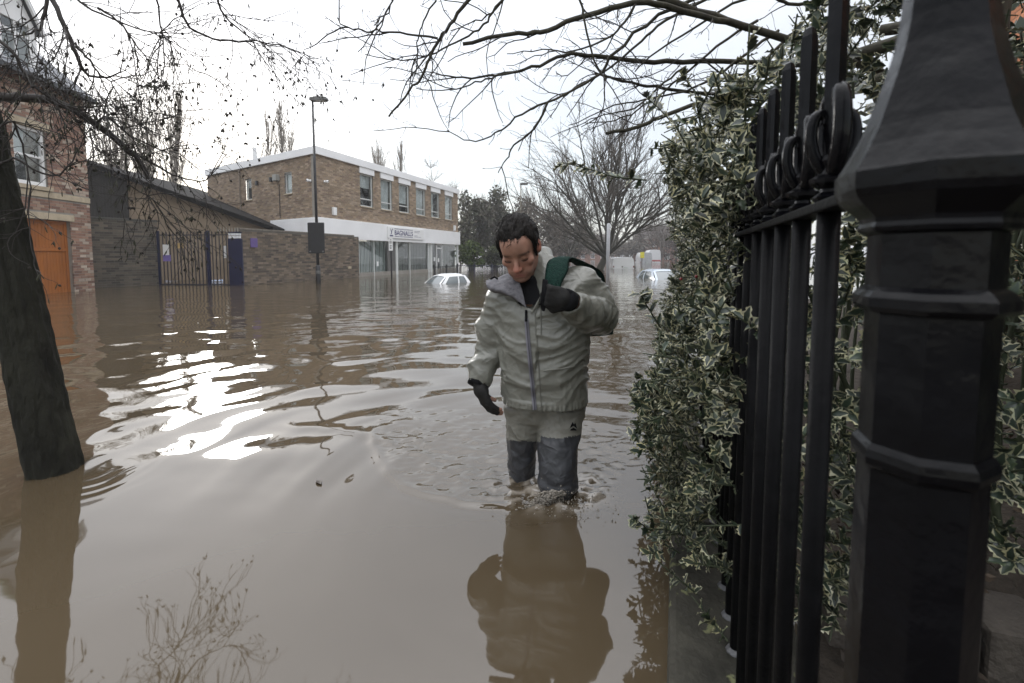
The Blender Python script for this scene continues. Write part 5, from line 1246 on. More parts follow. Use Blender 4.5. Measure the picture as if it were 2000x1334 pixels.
# dark garden evergreens behind the hedge
for k, (s_, v_, w_, h_, nm) in enumerate(((2.2, 2.2, 1.3, 2.6, 'dark laurel bush filling the garden behind the railing post'), (4.4, 2.3, 1.6, 3.0, 'tall dark laurel bush deep in the garden behind the holly'), (1.1, 2.5, 1.2, 2.3, 'dark laurel bush at the right edge of the garden'))):
    rg_ = np.random.default_rng(300 + k); O_ = S(s_, v_, 0); t = thing('laurel_bush', nm, 'bush', O_); N_ = 3600
    d = rg_.normal(0, 1, (N_, 3)); d /= np.linalg.norm(d, axis=1, keepdims=True); C = d * (rg_.random((N_, 1)) ** .4) * np.array([w_ * .62, w_ * .62, h_ / 2]) + np.array([0, 0, h_ / 2]) + rg_.normal(0, .06, (N_, 3)); C = C[C[:, 2] > .15]
    V_, Q_ = leaf_cards(rg_, C, .055); cl = np.array([(.030, .045, .022), (.04, .055, .026), (.022, .034, .018), (.05, .06, .03)])[rg_.integers(0, 4, len(C))]
    o = link('crown', npmesh('crown', V_, Q_, mat('laurel_leaf', (.9, .9, .9), .4, attr=True), col=cl), t); o['kind'] = 'stuff'
    TL = Tubes()
    for q in range(14): pts, _ = wander(rg_, (0, 0, .0), np.array([0, 0, 1.]) + rg_.normal(0, .35, 3), h_ * .85, 6, .08, .05); TL.add(pts, .02, .006, 5)
    TL.build('stems', M_twigb, t)
# house wall far behind the hedge
gh = thing('garden_house', 'orange brick house corner glimpsed through foliage at the top right', 'house', mtx=frame(S(9.5, 4.5, 0), -U))
slab(MB(), 9, -.3, 6.5, [(2, 3.1, 1.2, 2.8), (5, 6.1, 1.2, 2.8)], 0, .25).build('wall', M_mortar, gh)
bricks('brickwork', gh, 9, 6.5, [(2, 3.1, 1.2, 2.8), (5, 6.1, 1.2, 2.8)], None, M_brick, palette=[(.40, .17, .09), (.46, .20, .11), (.34, .14, .08)], seed=44)
for a in (2, 5):
    f_ = MB().box(a, a + .08, .06, .13, 1.2, 2.8).box(a + 1.02, a + 1.1, .06, .13, 1.2, 2.8).box(a + .08, a + 1.02, .06, .13, 1.2, 1.3).box(a + .08, a + 1.02, .06, .13, 2.7, 2.8).build('window', M_white, gh)
    MB().box(a + .08, a + 1.02, .09, .1, 1.3, 2.7).build('pane', M_carglass, f_)

# ================================================================== THE WADING MAN
def vec(p): return np.array(tuple(p), float)
class Field:
    def __init__(s, lo, hi, h):
        s.h = h; s.lo = np.array(lo, float); n = np.ceil((np.array(hi) - s.lo) / h).astype(int) + 1; s.n = n
        s.ax = [s.lo[i] + h * np.arange(n[i]) for i in range(3)]; s.d = np.full(n, .2, np.float32)
    def sub(s, lo, hi):
        sl_ = []; 
        for i in range(3):
            a = int(max(0, math.floor((lo[i] - s.lo[i]) / s.h))); b = int(min(s.n[i], math.ceil((hi[i] - s.lo[i]) / s.h) + 1)); sl_.append(slice(a, max(a, b)))
        X, Y, Z = np.meshgrid(*[s.ax[i][sl_[i]] for i in range(3)], indexing='ij', sparse=True)
        return tuple(sl_), X, Y, Z
    def put(s, fn, lo, hi, k=.02, op='add'):
        sl_, X, Y, Z = s.sub(np.array(lo) - .05, np.array(hi) + .05)
        if 0 in s.d[sl_].shape: return
        b = fn(X, Y, Z).astype(np.float32); a = s.d[sl_]
        if op == 'add':
            h_ = np.clip(.5 + .5 * (a - b) / k, 0, 1); s.d[sl_] = a + (b - a) * h_ - k * h_ * (1 - h_)
        elif op == 'cut':
            b = -b; h_ = np.clip(.5 + .5 * (b - a) / k, 0, 1); s.d[sl_] = a + (b - a) * h_ + k * h_ * (1 - h_)
    def cone(s, a, b, r1, r2=None, k=.02, op='add'):
        a = vec(a); b = vec(b); r2 = r1 if r2 is None else r2; ab = b - a; L2 = ab @ ab + 1e-12; rm = max(r1, r2)
        def fn(X, Y, Z):
            t = np.clip(((X - a[0]) * ab[0] + (Y - a[1]) * ab[1] + (Z - a[2]) * ab[2]) / L2, 0, 1)
            return np.sqrt((X - a[0] - t * ab[0]) ** 2 + (Y - a[1] - t * ab[1]) ** 2 + (Z - a[2] - t * ab[2]) ** 2) - (r1 + (r2 - r1) * t)
        s.put(fn, np.minimum(a, b) - rm, np.maximum(a, b) + rm, k, op)
    def chain(s, pts, rs, k=.02):
        for i in range(len(pts) - 1): s.cone(pts[i], pts[i + 1], rs[i], rs[i + 1], k)
    def ell(s, c, r, M=None, k=.02, op='add'):
        c = vec(c); r = np.array(r, float); M3 = np.eye(3) if M is None else M; rm = r.max()
        def fn(X, Y, Z):
            x, y, z = X - c[0], Y - c[1], Z - c[2]
            q = [M3[0, i] * x + M3[1, i] * y + M3[2, i] * z for i in range(3)]
            k0 = np.sqrt((q[0] / r[0]) ** 2 + (q[1] / r[1]) ** 2 + (q[2] / r[2]) ** 2) + 1e-9
            k1 = np.sqrt((q[0] / r[0] ** 2) ** 2 + (q[1] / r[1] ** 2) ** 2 + (q[2] / r[2] ** 2) ** 2) + 1e-9
            return k0 * (k0 - 1) / k1
        s.put(fn, c - rm, c + rm, k, op)
    def loft(s, zs, cx, cy, a, b, yaw=0.0, k=.02, e=2.4):
        zs = np.array(zs, float); cx, cy, a, b = map(lambda q: np.array(q, float), (cx, cy, a, b)); ca, sa = math.cos(yaw), math.sin(yaw); m = max(a.max(), b.max())
        def fn(X, Y, Z):
            CX, CY, A_, B_ = (np.interp(Z, zs, q) for q in (cx, cy, a, b))
            x = (X - CX) * ca + (Y - CY) * sa; y = -(X - CX) * sa + (Y - CY) * ca
            q = (np.abs(x / A_) ** e + np.abs(y / B_) ** e) ** (1 / e)
            d = (q - 1) * np.minimum(A_, B_)
            return np.maximum(d, np.maximum(zs[0] - Z, Z - zs[-1]))
        s.put(fn, (cx.min() - m, cy.min() - m, zs[0]), (cx.max() + m, cy.max() + m, zs[-1]), k)
    def net(s):
        d = s.d; ins = d < 0; c = np.zeros(np.array(d.shape) - 1, np.int8)
        cs = [(i, j, k) for i in (0, 1) for j in (0, 1) for k in (0, 1)]
        shp = c.shape
        for i, j, k in cs: c += ins[i:i + shp[0], j:j + shp[1], k:k + shp[2]]
        act = np.argwhere((c > 0) & (c < 8)); idx = np.full(shp, -1, np.int32); idx[tuple(act.T)] = np.arange(len(act))
        val = np.stack([d[act[:, 0] + i, act[:, 1] + j, act[:, 2] + k] for i, j, k in cs], 1)
        acc = np.zeros((len(act), 3)); cnt = np.zeros(len(act))
        for e0 in range(8):
            for e1 in range(e0 + 1, 8):
                df = [cs[e1][q] - cs[e0][q] for q in range(3)]
                if sum(map(abs, df)) != 1: continue
                a, b = val[:, e0], val[:, e1]; m = (a < 0) != (b < 0); t = np.where(m, a / np.where(m, a - b, 1), 0)
                acc += m[:, None] * (np.array(cs[e0]) + t[:, None] * np.array(df)); cnt += m
        V = s.lo + s.h * (act + acc / cnt[:, None]); Q = []
        for axn in range(3):
            sh = [slice(None)] * 3; sh2 = [slice(None)] * 3; sh[axn] = slice(0, -1); sh2[axn] = slice(1, None)
            A_, B_ = ins[tuple(sh)], ins[tuple(sh2)]; ed = np.argwhere(A_ != B_); o1, o2 = [(1, 2), (2, 0), (0, 1)][axn]
            ok = (ed[:, o1] > 0) & (ed[:, o2] > 0) & (ed[:, o1] < s.n[o1] - 1) & (ed[:, o2] < s.n[o2] - 1); ed = ed[ok]; fl = A_[tuple(ed.T)]
            def at(d1, d2):
                q = ed.copy(); q[:, o1] += d1; q[:, o2] += d2; return idx[tuple(q.T)]
            q = np.stack([at(-1, -1), at(0, -1), at(0, 0), at(-1, 0)], 1); q[~fl] = q[~fl][:, ::-1]; Q.append(q)
        return V, np.concatenate(Q)
def vnormals(V, Q):
    n_ = np.cross(V[Q[:, 2]] - V[Q[:, 0]], V[Q[:, 3]] - V[Q[:, 1]]); N = np.zeros_like(V)
    for i in range(4): np.add.at(N, Q[:, i], n_)
    return N / (np.linalg.norm(N, axis=1, keepdims=True) + 1e-12)
def relax(V, Q, it=2, lam=.5):
    for _ in range(it):
        A_ = np.zeros_like(V); c = np.zeros(len(V))
        for i in range(4):
            for j in (1, 3): np.add.at(A_, Q[:, i], V[Q[:, (i + j) % 4]]); np.add.at(c, Q[:, i], 1)
        V = V + lam * (A_ / c[:, None] - V)
    return V
def proj(V):               # photo pixel of world points (for reading measured outlines only)
    x, y, z = V[:, 0], V[:, 1], V[:, 2] - 1.0; f_ = y * cp - z * sp; u_ = y * sp + z * cp
    return 1000 + F * x / f_, 562 - F * u_ / f_

man_o = Vector((.16, 1.93, -.55))
man = thing('person', 'man in grey green waterproof jacket and waders walking through the flood, head bowed', 'person', man_o)
MO = np.array(man_o)
def mpart(name, V, Q, m, parent=man, col=None, fmat=None, mats=None, smooth=True):
    return link(name, npmesh(name, V - MO, Q, m, smooth, col=col, fmat=fmat, mats=mats), parent)

# ---- head frame: x = viewer's right, y = face direction, z = crown
hc = vec(P(1013, 484, 1.86))
yaw, pit, rol = R(14), R(33), R(-7)
# face direction towards the camera (-Y), turned to viewer's left, bowed
Rz = np.array(Matrix.Rotation(-yaw, 3, 'Z')); Rx = np.array(Matrix.Rotation(pit, 3, 'X')); Ry = np.array(Matrix.Rotation(rol, 3, 'Y'))
base = np.array([[1, 0, 0], [0, -1, 0], [0, 0, 1]], float).T       # columns: local x, y, z in world
Hm = Ry @ Rz @ Rx @ base
HS = 1.02
def hp(x, y, z): return hc + HS * (Hm @ np.array([x, y, z], float))
hcol = lambda: Hm
fb = Field((-.36, 1.5, -.56), (.56, 2.3, 1.22), .0046)
def hell(c, r, rot=None, k=.015, op='add'): fb.ell(hp(*c), np.array(r) * HS, Hm if rot is None else Hm @ rot, k, op)
def hcone(a, b, r1, r2=None, k=.012, op='add'): fb.cone(hp(*a), hp(*b), r1 * HS, (r1 if r2 is None else r2) * HS, k, op)
hell((0, -.018, .034), (.075, .096, .082))                       # skull
hell((0, .030, -.025), (.060, .060, .085), k=.02)                # face
for s in (-1, 1):
    hcone((s * .050, .000, -.045), (s * .020, .066, -.092), .022, .018, .02)     # jaw
    hell((s * .043, .058, -.022), (.022, .020, .017), k=.015)                     # cheekbone
    hell((s * .030, .070, -.062), (.018, .018, .02), k=.015)
hell((0, .074, -.098), (.021, .018, .016), k=.015)               # chin
hcone((-.034, .070, .021), (.034, .070, .021), .0140, k=.012); hcone((0, .078, .019), (0, .076, .03), .008, k=.01)    # brow ridge
hell((0, .058, .050), (.044, .030, .034), k=.035)                 # forehead
for s in (-1, 1):
    hell((s * .031, .098, .002), (.020, .022, .0125), k=.008, op='cut')     # socket
    hell((s * .031, .0715, .002), (.0155, .0145, .0105), k=.005)             # lowered lid
hcone((0, .083, .008), (0, .110, -.030), .0075, .0115, .010)     # nose bridge to tip
hell((0, .111, -.034), (.0125, .011, .0105), k=.008)
for s in (-1, 1): hell((s * .0125, .099, -.037), (.0085, .010, .008), k=.006)
hcone((-.021, .083, -.066), (.021, .083, -.066), .0075, k=.006); hcone((-.019, .084, -.077), (.019, .084, -.077), .0085, k=.005)
hcone((-.024, .094, -.0715), (.024, .094, -.0715), .0022, k=.004, op='cut')
for s in (-1, 1):
    er = np.array(Matrix.Rotation(s * R(18), 3, 'Z'))
    hell((s * .079, -.006, -.004), (.009, .021, .033), er, k=.006); hell((s * .089, -.001, -.002), (.006, .012, .02), er, k=.004, op='cut')
nb_ = vec(P(1052, 560, 1.98))
fb.cone(hp(0, -.035, -.055), nb_, .056, .062, .02)                # neck
# trunk, limbs (under the clothes)
pel = vec(P(1066, 795, 1.97)); chest = vec(P(1058, 630, 1.96))
fb.cone(nb_ + np.array([0, .0, -.05]), chest, .08, .12, .04); fb.cone(chest, pel, .12, .055, .04)
shL, elL, wrL, haL = [vec(P(*q)) for q in ((985, 588, 1.95), (955, 690, 1.99), (936, 741, 1.93), (941, 764, 1.90))]
shR, elR, wrR, haR = [vec(P(*q)) for q in ((1138, 572, 1.98), (1178, 622, 1.96), (1112, 588, 1.75), (1086, 578, 1.735))]
for a, b_, c in ((shL, elL, wrL), (shR, elR, wrR)): fb.cone(chest + np.array([0, 0, .12]), a, .07, .055, .03); fb.cone(a, b_, .05, .04, .03); fb.cone(b_, c, .04, .028, .02)
legs = [(vec(P(1025, 800, 2.0)), np.array([.043, 2.05, -.05]), np.array([.045, 2.12, -.45]), np.array([.045, 2.0, -.525])), (vec(P(1098, 800, 1.98)), np.array([.198, 1.89, .0]), np.array([.20, 1.89, -.44]), np.array([.20, 1.76, -.525]))]
for h_, kn, an, to in legs: fb.cone(pel + np.array([0, .02, -.02]), h_ + np.array([0, .02, 0]), .05, .06, .04); fb.cone(h_, kn, .055, .04, .03); fb.cone(kn, an, .04, .035, .03); fb.cone(an, to, .045, .035, .03)
# hands: palm and five bent fingers each
def hand(fld, wr, pc, fdir, nrm, curl, rs=1.0, gl=0.0, tips=False, thumb_side=1, sc=1.0):
    """palm centre pc, finger direction fdir, palm normal nrm; curl = bend at the three joints"""
    f_ = fdir / np.linalg.norm(fdir); n_ = nrm - f_ * (nrm @ f_); n_ /= np.linalg.norm(n_); sd_ = np.cross(n_, f_) * thumb_side
    fld.cone(wr, pc - f_ * .02, .026 + gl, .03 + gl, .015)
    Mh = np.stack([sd_, f_, n_], 1); fld.ell(pc, np.array([.043 + gl, .048 + gl, .0185 + gl]), Mh, .015)
    tipsout = []
    for i, (off, Ls) in enumerate(((.031, (.040, .024, .020)), (.011, (.045, .028, .021)), (-.010, (.041, .026, .020)), (-.029, (.032, .019, .018)))):
        p = pc + f_ * .034 + sd_ * off; a = curl * .25; q = [p - f_ * .02, p]
        for j, L_ in enumerate(Ls):
            a += curl * (.9 if j == 0 else 1.0) * (1 + .04 * i); dirv = f_ * math.cos(a) + n_ * math.sin(a); q.append(q[-1] + dirv * L_ * sc)
        m_ = len(q) if tips else 4
        rr_ = [.0105 + gl, .0105 + gl, .0095 + gl, .0088 + gl, .0078 + gl]
        for j in range(len(q) - 1):
            if j < m_ - 1 or tips: fld.cone(q[j], q[j + 1], rr_[j], rr_[j + 1], .006)
        tipsout.append(q)
    tb = pc - f_ * .022 + sd_ * .032; t1 = tb + (sd_ * .55 + f_ * .75 + n_ * .45) * .034; t2 = t1 + (f_ * .9 + n_ * .75 - sd_ * .25) * .030; t3 = t2 + (f_ * .8 + n_ * .8 - sd_ * .5) * .022
    for a_, b_, r_, r2_ in ((tb, t1, .0145, .0125), (t1, t2, .0125, .0108), (t2, t3, .0105, .009)):
        if tips or (b_ is not t3): fld.cone(a_, b_, r_ + gl, r2_ + gl, .008)
    return tipsout
fdL = vec(P(962, 800, 1.87)) - haL; nL = np.array([.55, .55, .3])
fdR = np.array([-.25, -.25, .95]); 
# left of picture: relaxed, half closed; right of picture: fist closed round the strap
HL_ = dict(wr=wrL, pc=haL + np.array([.004, 0, -.014]), fdir=np.array([.36, -.15, -.85]), nrm=np.array([.8, .5, .25]), curl=.30, thumb_side=1)
fR = np.array([-.80, -.05, .20]); nR = np.array([.05, .85, .1])
HR_ = dict(wr=wrR, pc=haR + np.array([.008, .0, -.008]), fdir=fR, nrm=nR, curl=.95, thumb_side=-1)
hand(fb, tips=True, **HL_); hand(fb, tips=True, **HR_)
Vb, Qb = fb.net(); Vb = relax(Vb, Qb, 2, .4)
# skin colour: ruddy nose, cheeks, ear; stubble on the jaw; lashes and brows
loc = ((Vb - hc) @ Hm) / HS; lx, ly, lz = loc.T
skin = np.tile(np.array([.36, .20, .145]), (len(Vb), 1))
def blend(c, w): 
    global skin
    w = np.clip(w, 0, 1)[:, None]; skin = skin * (1 - w) + np.array(c) * w
g3 = lambda c, r: np.exp(-(((lx - c[0]) / r[0]) ** 2 + ((ly - c[1]) / r[1]) ** 2 + ((lz - c[2]) / r[2]) ** 2))
for s in (-1, 1):
    blend((.36, .15, .11), .42 * g3((s * .042, .065, -.028), (.026, .04, .024))); blend((.46, .17, .12), .8 * g3((s * .085, 0, 0), (.02, .03, .04)))
    blend((.20, .11, .085), .95 * g3((s * .031, .085, -.0065), (.017, .03, .0042))); blend((.09, .055, .04), .95 * g3((s * .034, .08, .0225), (.021, .03, .0060)))
blend((.38, .13, .095), .8 * g3((0, .11, -.033), (.02, .03, .018)))
stub = np.clip((-.045 - lz) / .02, 0, 1) * np.clip((ly + .01) / .03, 0, 1) * (lz > -.2); blend((.23, .145, .115), .5 * stub)
blend((.38, .14, .12), .85 * g3((0, .088, -.0715), (.022, .03, .0085)))
blend((.10, .04, .035), .7 * g3((0, .092, -.0715), (.024, .03, .0022)))
for s in (-1, 1): blend((.20, .09, .07), .35 * np.clip((.05 - np.abs(lx - s * .06)) / .05, 0, 1) * (ly < .02) * (lz < -.05))
M_skin = mat('weathered_skin', (.92, .92, .92), .5, col2=(1.08, 1.06, 1.05), scale=60, attr=True, spec=.35, bump=.12, bscale=220, bdist=.004)
M_skin.node_tree.nodes['Principled BSDF'].inputs['Subsurface Weight'].default_value = .08; M_skin.node_tree.nodes['Principled BSDF'].inputs['Subsurface Radius'].default_value = (.012, .005, .003)
body = mpart('body', Vb, Qb, M_skin, col=skin)
# ---- hair
fh = Field(hc - .17, hc + .17, .004)
def hfn(X, Y, Z):
    x, y, z = (X - hc[0]) / HS, (Y - hc[1]) / HS, (Z - hc[2]) / HS
    q = [Hm[0, i] * x + Hm[1, i] * y + Hm[2, i] * z for i in range(3)]
    r = (.0855, .1080, .0960); c = (0, -.018, .036)
    k0 = np.sqrt(sum(((q[i] - c[i]) / r[i]) ** 2 for i in range(3))) + 1e-9; k1 = np.sqrt(sum(((q[i] - c[i]) / r[i] ** 2) ** 2 for i in range(3))) + 1e-9
    d = k0 * (k0 - 1) / k1
    # hair line by depth: fringe, temple, sideburn, nape
    yy = q[1]; ax_ = np.abs(q[0])
    line = np.interp(yy, [-.12, -.045, -.022, -.012, .008, .022, .034, .05, .075], [-.075, -.07, -.045, .028, -.028, -.02, .035, .066, .074])
    line = line + np.where(yy > .03, .022 * np.clip((ax_ - .018) / .03, 0, 1) ** 1.5, 0) - .006 * np.exp(-((q[0] + .02) / .02) ** 2) * (yy > .045) + .006 * np.sin(q[0] * 190) * (yy > .03)
    return np.maximum(d, line - q[2])
fh.put(hfn, hc - .12, hc + .12, .004)
Vh, Qh = fh.net(); Vh = relax(Vh, Qh, 2, .5); Nh = vnormals(Vh, Qh)
lh = ((Vh - hc) @ Hm) / HS
disp = np.array([.0045 * (1 - 2 * abs(mnoise.noise(Vector((a[0] * 70 + 12 * a[1], a[1] * 14, a[2] * 20))))) + .0015 * mnoise.noise(Vector(a * 90)) for a in lh]) - .0035
Vh = Vh + Nh * disp[:, None]
M_hair = mat('dark_brown_hair', (.006, .005, .0045), .6, col2=(.016, .013, .011), scale=90, bump=.5, bscale=160, bdist=.006, stretch=(1, 1, .5), spec=.15)
hair = mpart('hair', Vh, Qh, M_hair)
rk = np.random.default_rng(3); TS = Tubes(); sel = rk.choice(len(Vh), 2600, replace=False)
for i in sel:
    a = lh[i]; n_ = Nh[i]; fwd = Hm @ np.array([.25 * a[0] / .08 - .15, .55, .0 if a[2] > .07 else -.9]); t_ = fwd - n_ * (fwd @ n_); t_ /= (np.linalg.norm(t_) + 1e-9)
    t_ = t_ + rk.normal(0, .14, 3); L_ = .014 + .014 * rk.random(); p = Vh[i] - n_ * .004
    TS.add(np.array([p, p + n_ * .004 + t_ * L_ * .5, p + n_ * .0035 + t_ * L_]) - MO, .0014, .0004, 3)
TS.n
front = [i for i in range(len(Vh)) if lh[i][1] > .045 and lh[i][2] < .092]
for i in rk.choice(front, 24):
    a = lh[i]; n_ = Nh[i]; dn = Hm @ np.array([-.35 + rk.normal(0, .2), .15, -1.0]); t_ = dn - n_ * (dn @ n_) * .8; t_ /= np.linalg.norm(t_); L_ = .005 + .004 * rk.random() * (1.3 if a[0] < .01 else .6); p = Vh[i] - n_ * .003
    TS.add(np.array([p, p + n_ * .005 + t_ * L_ * .5, p + n_ * .005 + t_ * L_]) - MO, .0018, .0005, 3)
for s_ in (-1, 1):
    for k in range(120):       # eyebrows
        u_ = rk.random(); p = hp(s_ * (.012 + .036 * u_), .0875 - .020 * u_ ** 2, .0215 + .005 * math.sin(u_ * 2.6) - .004 * u_ ** 3 + .004 * (rk.random() - .5)); t_ = Hm @ np.array([s_ * 1.0, -.25, .25 - .7 * u_]); TS.add(np.array([p - t_ * .002, p + t_ * .004, p + t_ * .009]) - MO, .0011, .0004, 3)
    lid = [hp(s_ * (.031 + .0150 * math.cos(a_)), .0715 + .0150 * math.sqrt(max(0, 1 - math.cos(a_) ** 2 * .85)), -.0035 - .0045 * math.sin(a_)) for a_ in np.linspace(.1, 3.04, 9)]
    TS.add(np.array(lid) - MO, .0013, .0013, 5)      # lash line of the lowered lid
    for k in range(150):
        p = hp(s_ * (.066 + .004 * rk.random()), .012 + .022 * rk.random(), .045 - .065 * rk.random()); t_ = Hm @ np.array([0, .1, -1.]); n_ = Hm @ np.array([s_, .2, 0.]); TS.add(np.array([p, p + t_ * .008 + n_ * .004, p + t_ * .016 + n_ * .003]) - MO, .0016, .0005, 3)
o = TS.build('hair_strands', M_hair, hair); o['kind'] = 'stuff'

# ---- jacket
M_jacket = creased(mat('sage_waterproof', (.156, .156, .133), .32, col2=(.170, .170, .146), scale=40, spec=.6), [(8.0, 1.0, (1.2, 1, .8)), (19, .35, (1, 1, 1.2))], .45, .04)
fj = Field((-.33, 1.55, .30), (.55, 2.25, 1.17), .0048)
sc = lambda px, Y=1.95: P(px, 500, Y).x
zpx = lambda py, Y=1.95: P(1050, py, Y).z
ypx = [800, 792, 770, 720, 680, 640, 600, 570, 552, 540]
lft = [984, 985, 983, 983, 974, 968, 966, 972, 990, 1010]
rgt = [1154, 1152, 1150, 1148, 1151, 1153, 1155, 1150, 1130, 1108]
zz = [zpx(q) for q in ypx]; xl = [sc(q) for q in lft]; xr = [sc(q) for q in rgt]
fj.loft(zz, [(a + b_) / 2 for a, b_ in zip(xl, xr)], [1.965, 1.965, 1.962, 1.96, 1.958, 1.96, 1.965, 1.975, 1.985, 1.99], [(b_ - a) / 2 for a, b_ in zip(xl, xr)],
        [.150, .152, .150, .146, .148, .148, .138, .118, .095, .075], yaw=R(-4), k=.02, e=2.5)
fj.cone(nb_ + np.array([.0, .02, .0]), vec(P(1135, 556, 1.99)), .075, .070, .04)
fj.cone(nb_ + np.array([-.01, .02, -.02]), vec(P(990, 580, 1.97)), .075, .068, .04)
fj.chain([vec(P(982, 592, 1.96)), vec(P(962, 640, 1.985)), elL + np.array([.002, 0, .0]), vec(P(941, 720, 1.95)), vec(P(935, 742, 1.93))], [.068, .063, .057, .052, .049], .03)
fj.chain([vec(P(1138, 562, 1.99)), vec(P(1165, 590, 1.985)), elR + np.array([-.012, 0, .004])], [.073, .070, .062], .03)
fj.chain([elR + np.array([-.014, -.01, .004]), vec(P(1148, 612, 1.85)), vec(P(1118, 594, 1.775))], [.063, .060, .052], .03)
fj.cone(elR + np.array([.0, .01, -.02]), elR + np.array([.01, .0, .0]), .052, .055, .02)
# standing collar
fj.chain([vec(P(1068, 548, 1.90)), vec(P(1075, 515, 1.94)), vec(P(1062, 500, 2.0))], [.022, .022, .026], .015)
fj.chain([vec(P(1062, 500, 2.0)), vec(P(1035, 505, 2.05)), vec(P(1005, 530, 2.02))], [.026, .026, .02], .015)
# open neck: cut a wedge for the fleece
def wedge(X, Y, Z):
    a = vec(P(1030, 618, 1.80)); top = zpx(535, 1.85); t = np.clip((Z - a[2]) / (top - a[2]), -.3, 1.3)
    cxl = a[0] - .012 - .075 * t; cxr = a[0] + .004 + .050 * t
    d = np.maximum(cxl - X, X - cxr); d = np.maximum(d, a[2] - Z); return np.maximum(d, Y - (1.855 + .10 * t))
fj.put(wedge, (-.1, 1.6, .85), (.25, 2.0, 1.12), .008, 'cut')
fj.cone(hp(0, .0, -.06), nb_ + np.array([0, -.01, .03]), .064, .06, .01, 'cut')
zh = zpx(801, 1.84); fj.put(lambda X, Y, Z: Z - zh + 0 * X + 0 * Y, (-.5, 1.4, .2), (.6, 2.4, zh), .004, 'cut')
# hollow under the hem
fj.cone(pel + np.array([0, 0, -.10]), pel + np.array([0, 0, .0]), .118, .11, .006, 'cut')
for w_, dd in ((wrL, wrL - elL), (wrR, wrR - elR)):
    dn = dd / np.linalg.norm(dd); fj.cone(w_ - dn * .012, w_ + dn * .08, .040, .040, .006, 'cut')
Vj, Qj = fj.net(); Vj = relax(Vj, Qj, 2, .5); Nj = vnormals(Vj, Qj)
def crease(p, s, seed, st=(1, 1, 1)):
    q = Vector((p[0] * s * st[0] + seed, p[1] * s * st[1], p[2] * s * st[2])); q += Vector((mnoise.noise(q * .9 + Vector((7, 1, 3))), mnoise.noise(q * .9 + Vector((2, 9, 4))), mnoise.noise(q * .9 + Vector((5, 3, 8))))) * .55
    return 1 - 2 * abs(mnoise.noise(q))
pxj, pyj = proj(Vj)
D = np.zeros(len(Vj))
elbow = np.exp(-(np.linalg.norm(Vj - elL, axis=1) / .12) ** 2) + np.exp(-(np.linalg.norm(Vj - elR, axis=1) / .13) ** 2)
def segd(V, a, b):
    ab = b - a; t = np.clip(((V - a) @ ab) / (ab @ ab), 0, 1); return np.linalg.norm(V - a - t[:, None] * ab, axis=1)
def dirs(a, b):
    d = (b - a) / np.linalg.norm(b - a); u = np.cross(d, [0, 1., 0]); u /= np.linalg.norm(u); return d, u, np.cross(d, u)
arms = [(shL, elL), (elL, wrL), (shR, elR), (elR, wrR)]
ad = np.stack([segd(Vj, a_, b_) for a_, b_ in arms], 1); an_ = ad.argmin(1); am = 1 - np.clip((ad.min(1) - .07) / .03, 0, 1)
fr_ = [dirs(a_, b_) for a_, b_ in arms]; cxt = sc(1045)
def nz3(x, y, z): return mnoise.noise(Vector((x, y, z)))
for i, p in enumerate(Vj):
    # torso: drag folds fan from the armpits and sag above the hem
    side_ = 1.0 if p[0] > cxt else -1.0; A_ = side_ * (.95 - .9 * min(1, max(0, (p[2] - .45) / .45))) + .35 * nz3(p[0] * 4, p[1] * 4, p[2] * 4 + 3)
    f_ = p[0] * math.cos(A_) + p[2] * math.sin(A_); c_ = -p[0] * math.sin(A_) + p[2] * math.cos(A_)
    wv = .35 * nz3(p[0] * 9, p[1] * 9, p[2] * 9)
    t1 = 1 - 2 * abs(nz3(f_ * 3.2 + 2, p[1] * 5, c_ * 8.5 + wv)); t2 = 1 - 2 * abs(nz3(f_ * 6 + 9, p[1] * 8 + 4, c_ * 17 + wv * 1.5)); t3 = nz3(p[0] * 5, p[1] * 5, p[2] * 4)
    a = .0135 * (max(0, t1) ** 1.5 - .3) + .0052 * (max(0, t2) ** 1.5 - .3) + .012 * t3
    if am[i] > 0:
        d_, u_, v_ = fr_[an_[i]]; q = p @ d_, p @ u_, p @ v_; w2 = .5 * nz3(q[0] * 7, q[1] * 7, q[2] * 7 + 6)
        r1 = 1 - 2 * abs(nz3(q[0] * 13 + q[1] * 5 + w2, q[1] * 4.5, q[2] * 4.5)); r2 = 1 - 2 * abs(nz3(q[0] * 24 - q[1] * 9 + w2, q[1] * 9 + 3, q[2] * 9))
        b2 = (.0085 + .006 * elbow[i]) * (max(0, r1) ** 1.4 - .3) + .0045 * (max(0, r2) - .3) + .006 * t3
        a = a * (1 - am[i]) + b2 * am[i]
    if p[2] < zh + .035 and abs(p[0] - .17) < .3: a = a * .5 + .0022 * math.sin(p[0] * 330 + 5 * nz3(p[0] * 30, p[1] * 30, 0)) * (1 if p[2] < zh + .022 else .3)
    D[i] = a
Vj2 = Vj + Nj * D[:, None]
jacket = mpart('jacket', Vj2, Qj, M_jacket)
bvh = BVHTree.FromPolygons([tuple(v) for v in Vj2], Qj.tolist())
def on_jacket(px, py, lift=.003):
    h_ = bvh.ray_cast(Vector((0, 0, 1)), ray(px, py).normalized()); 
    return None if h_[0] is None else (h_[0] + h_[1] * lift * (1 if h_[1].dot(ray(px, py)) < 0 else -1))
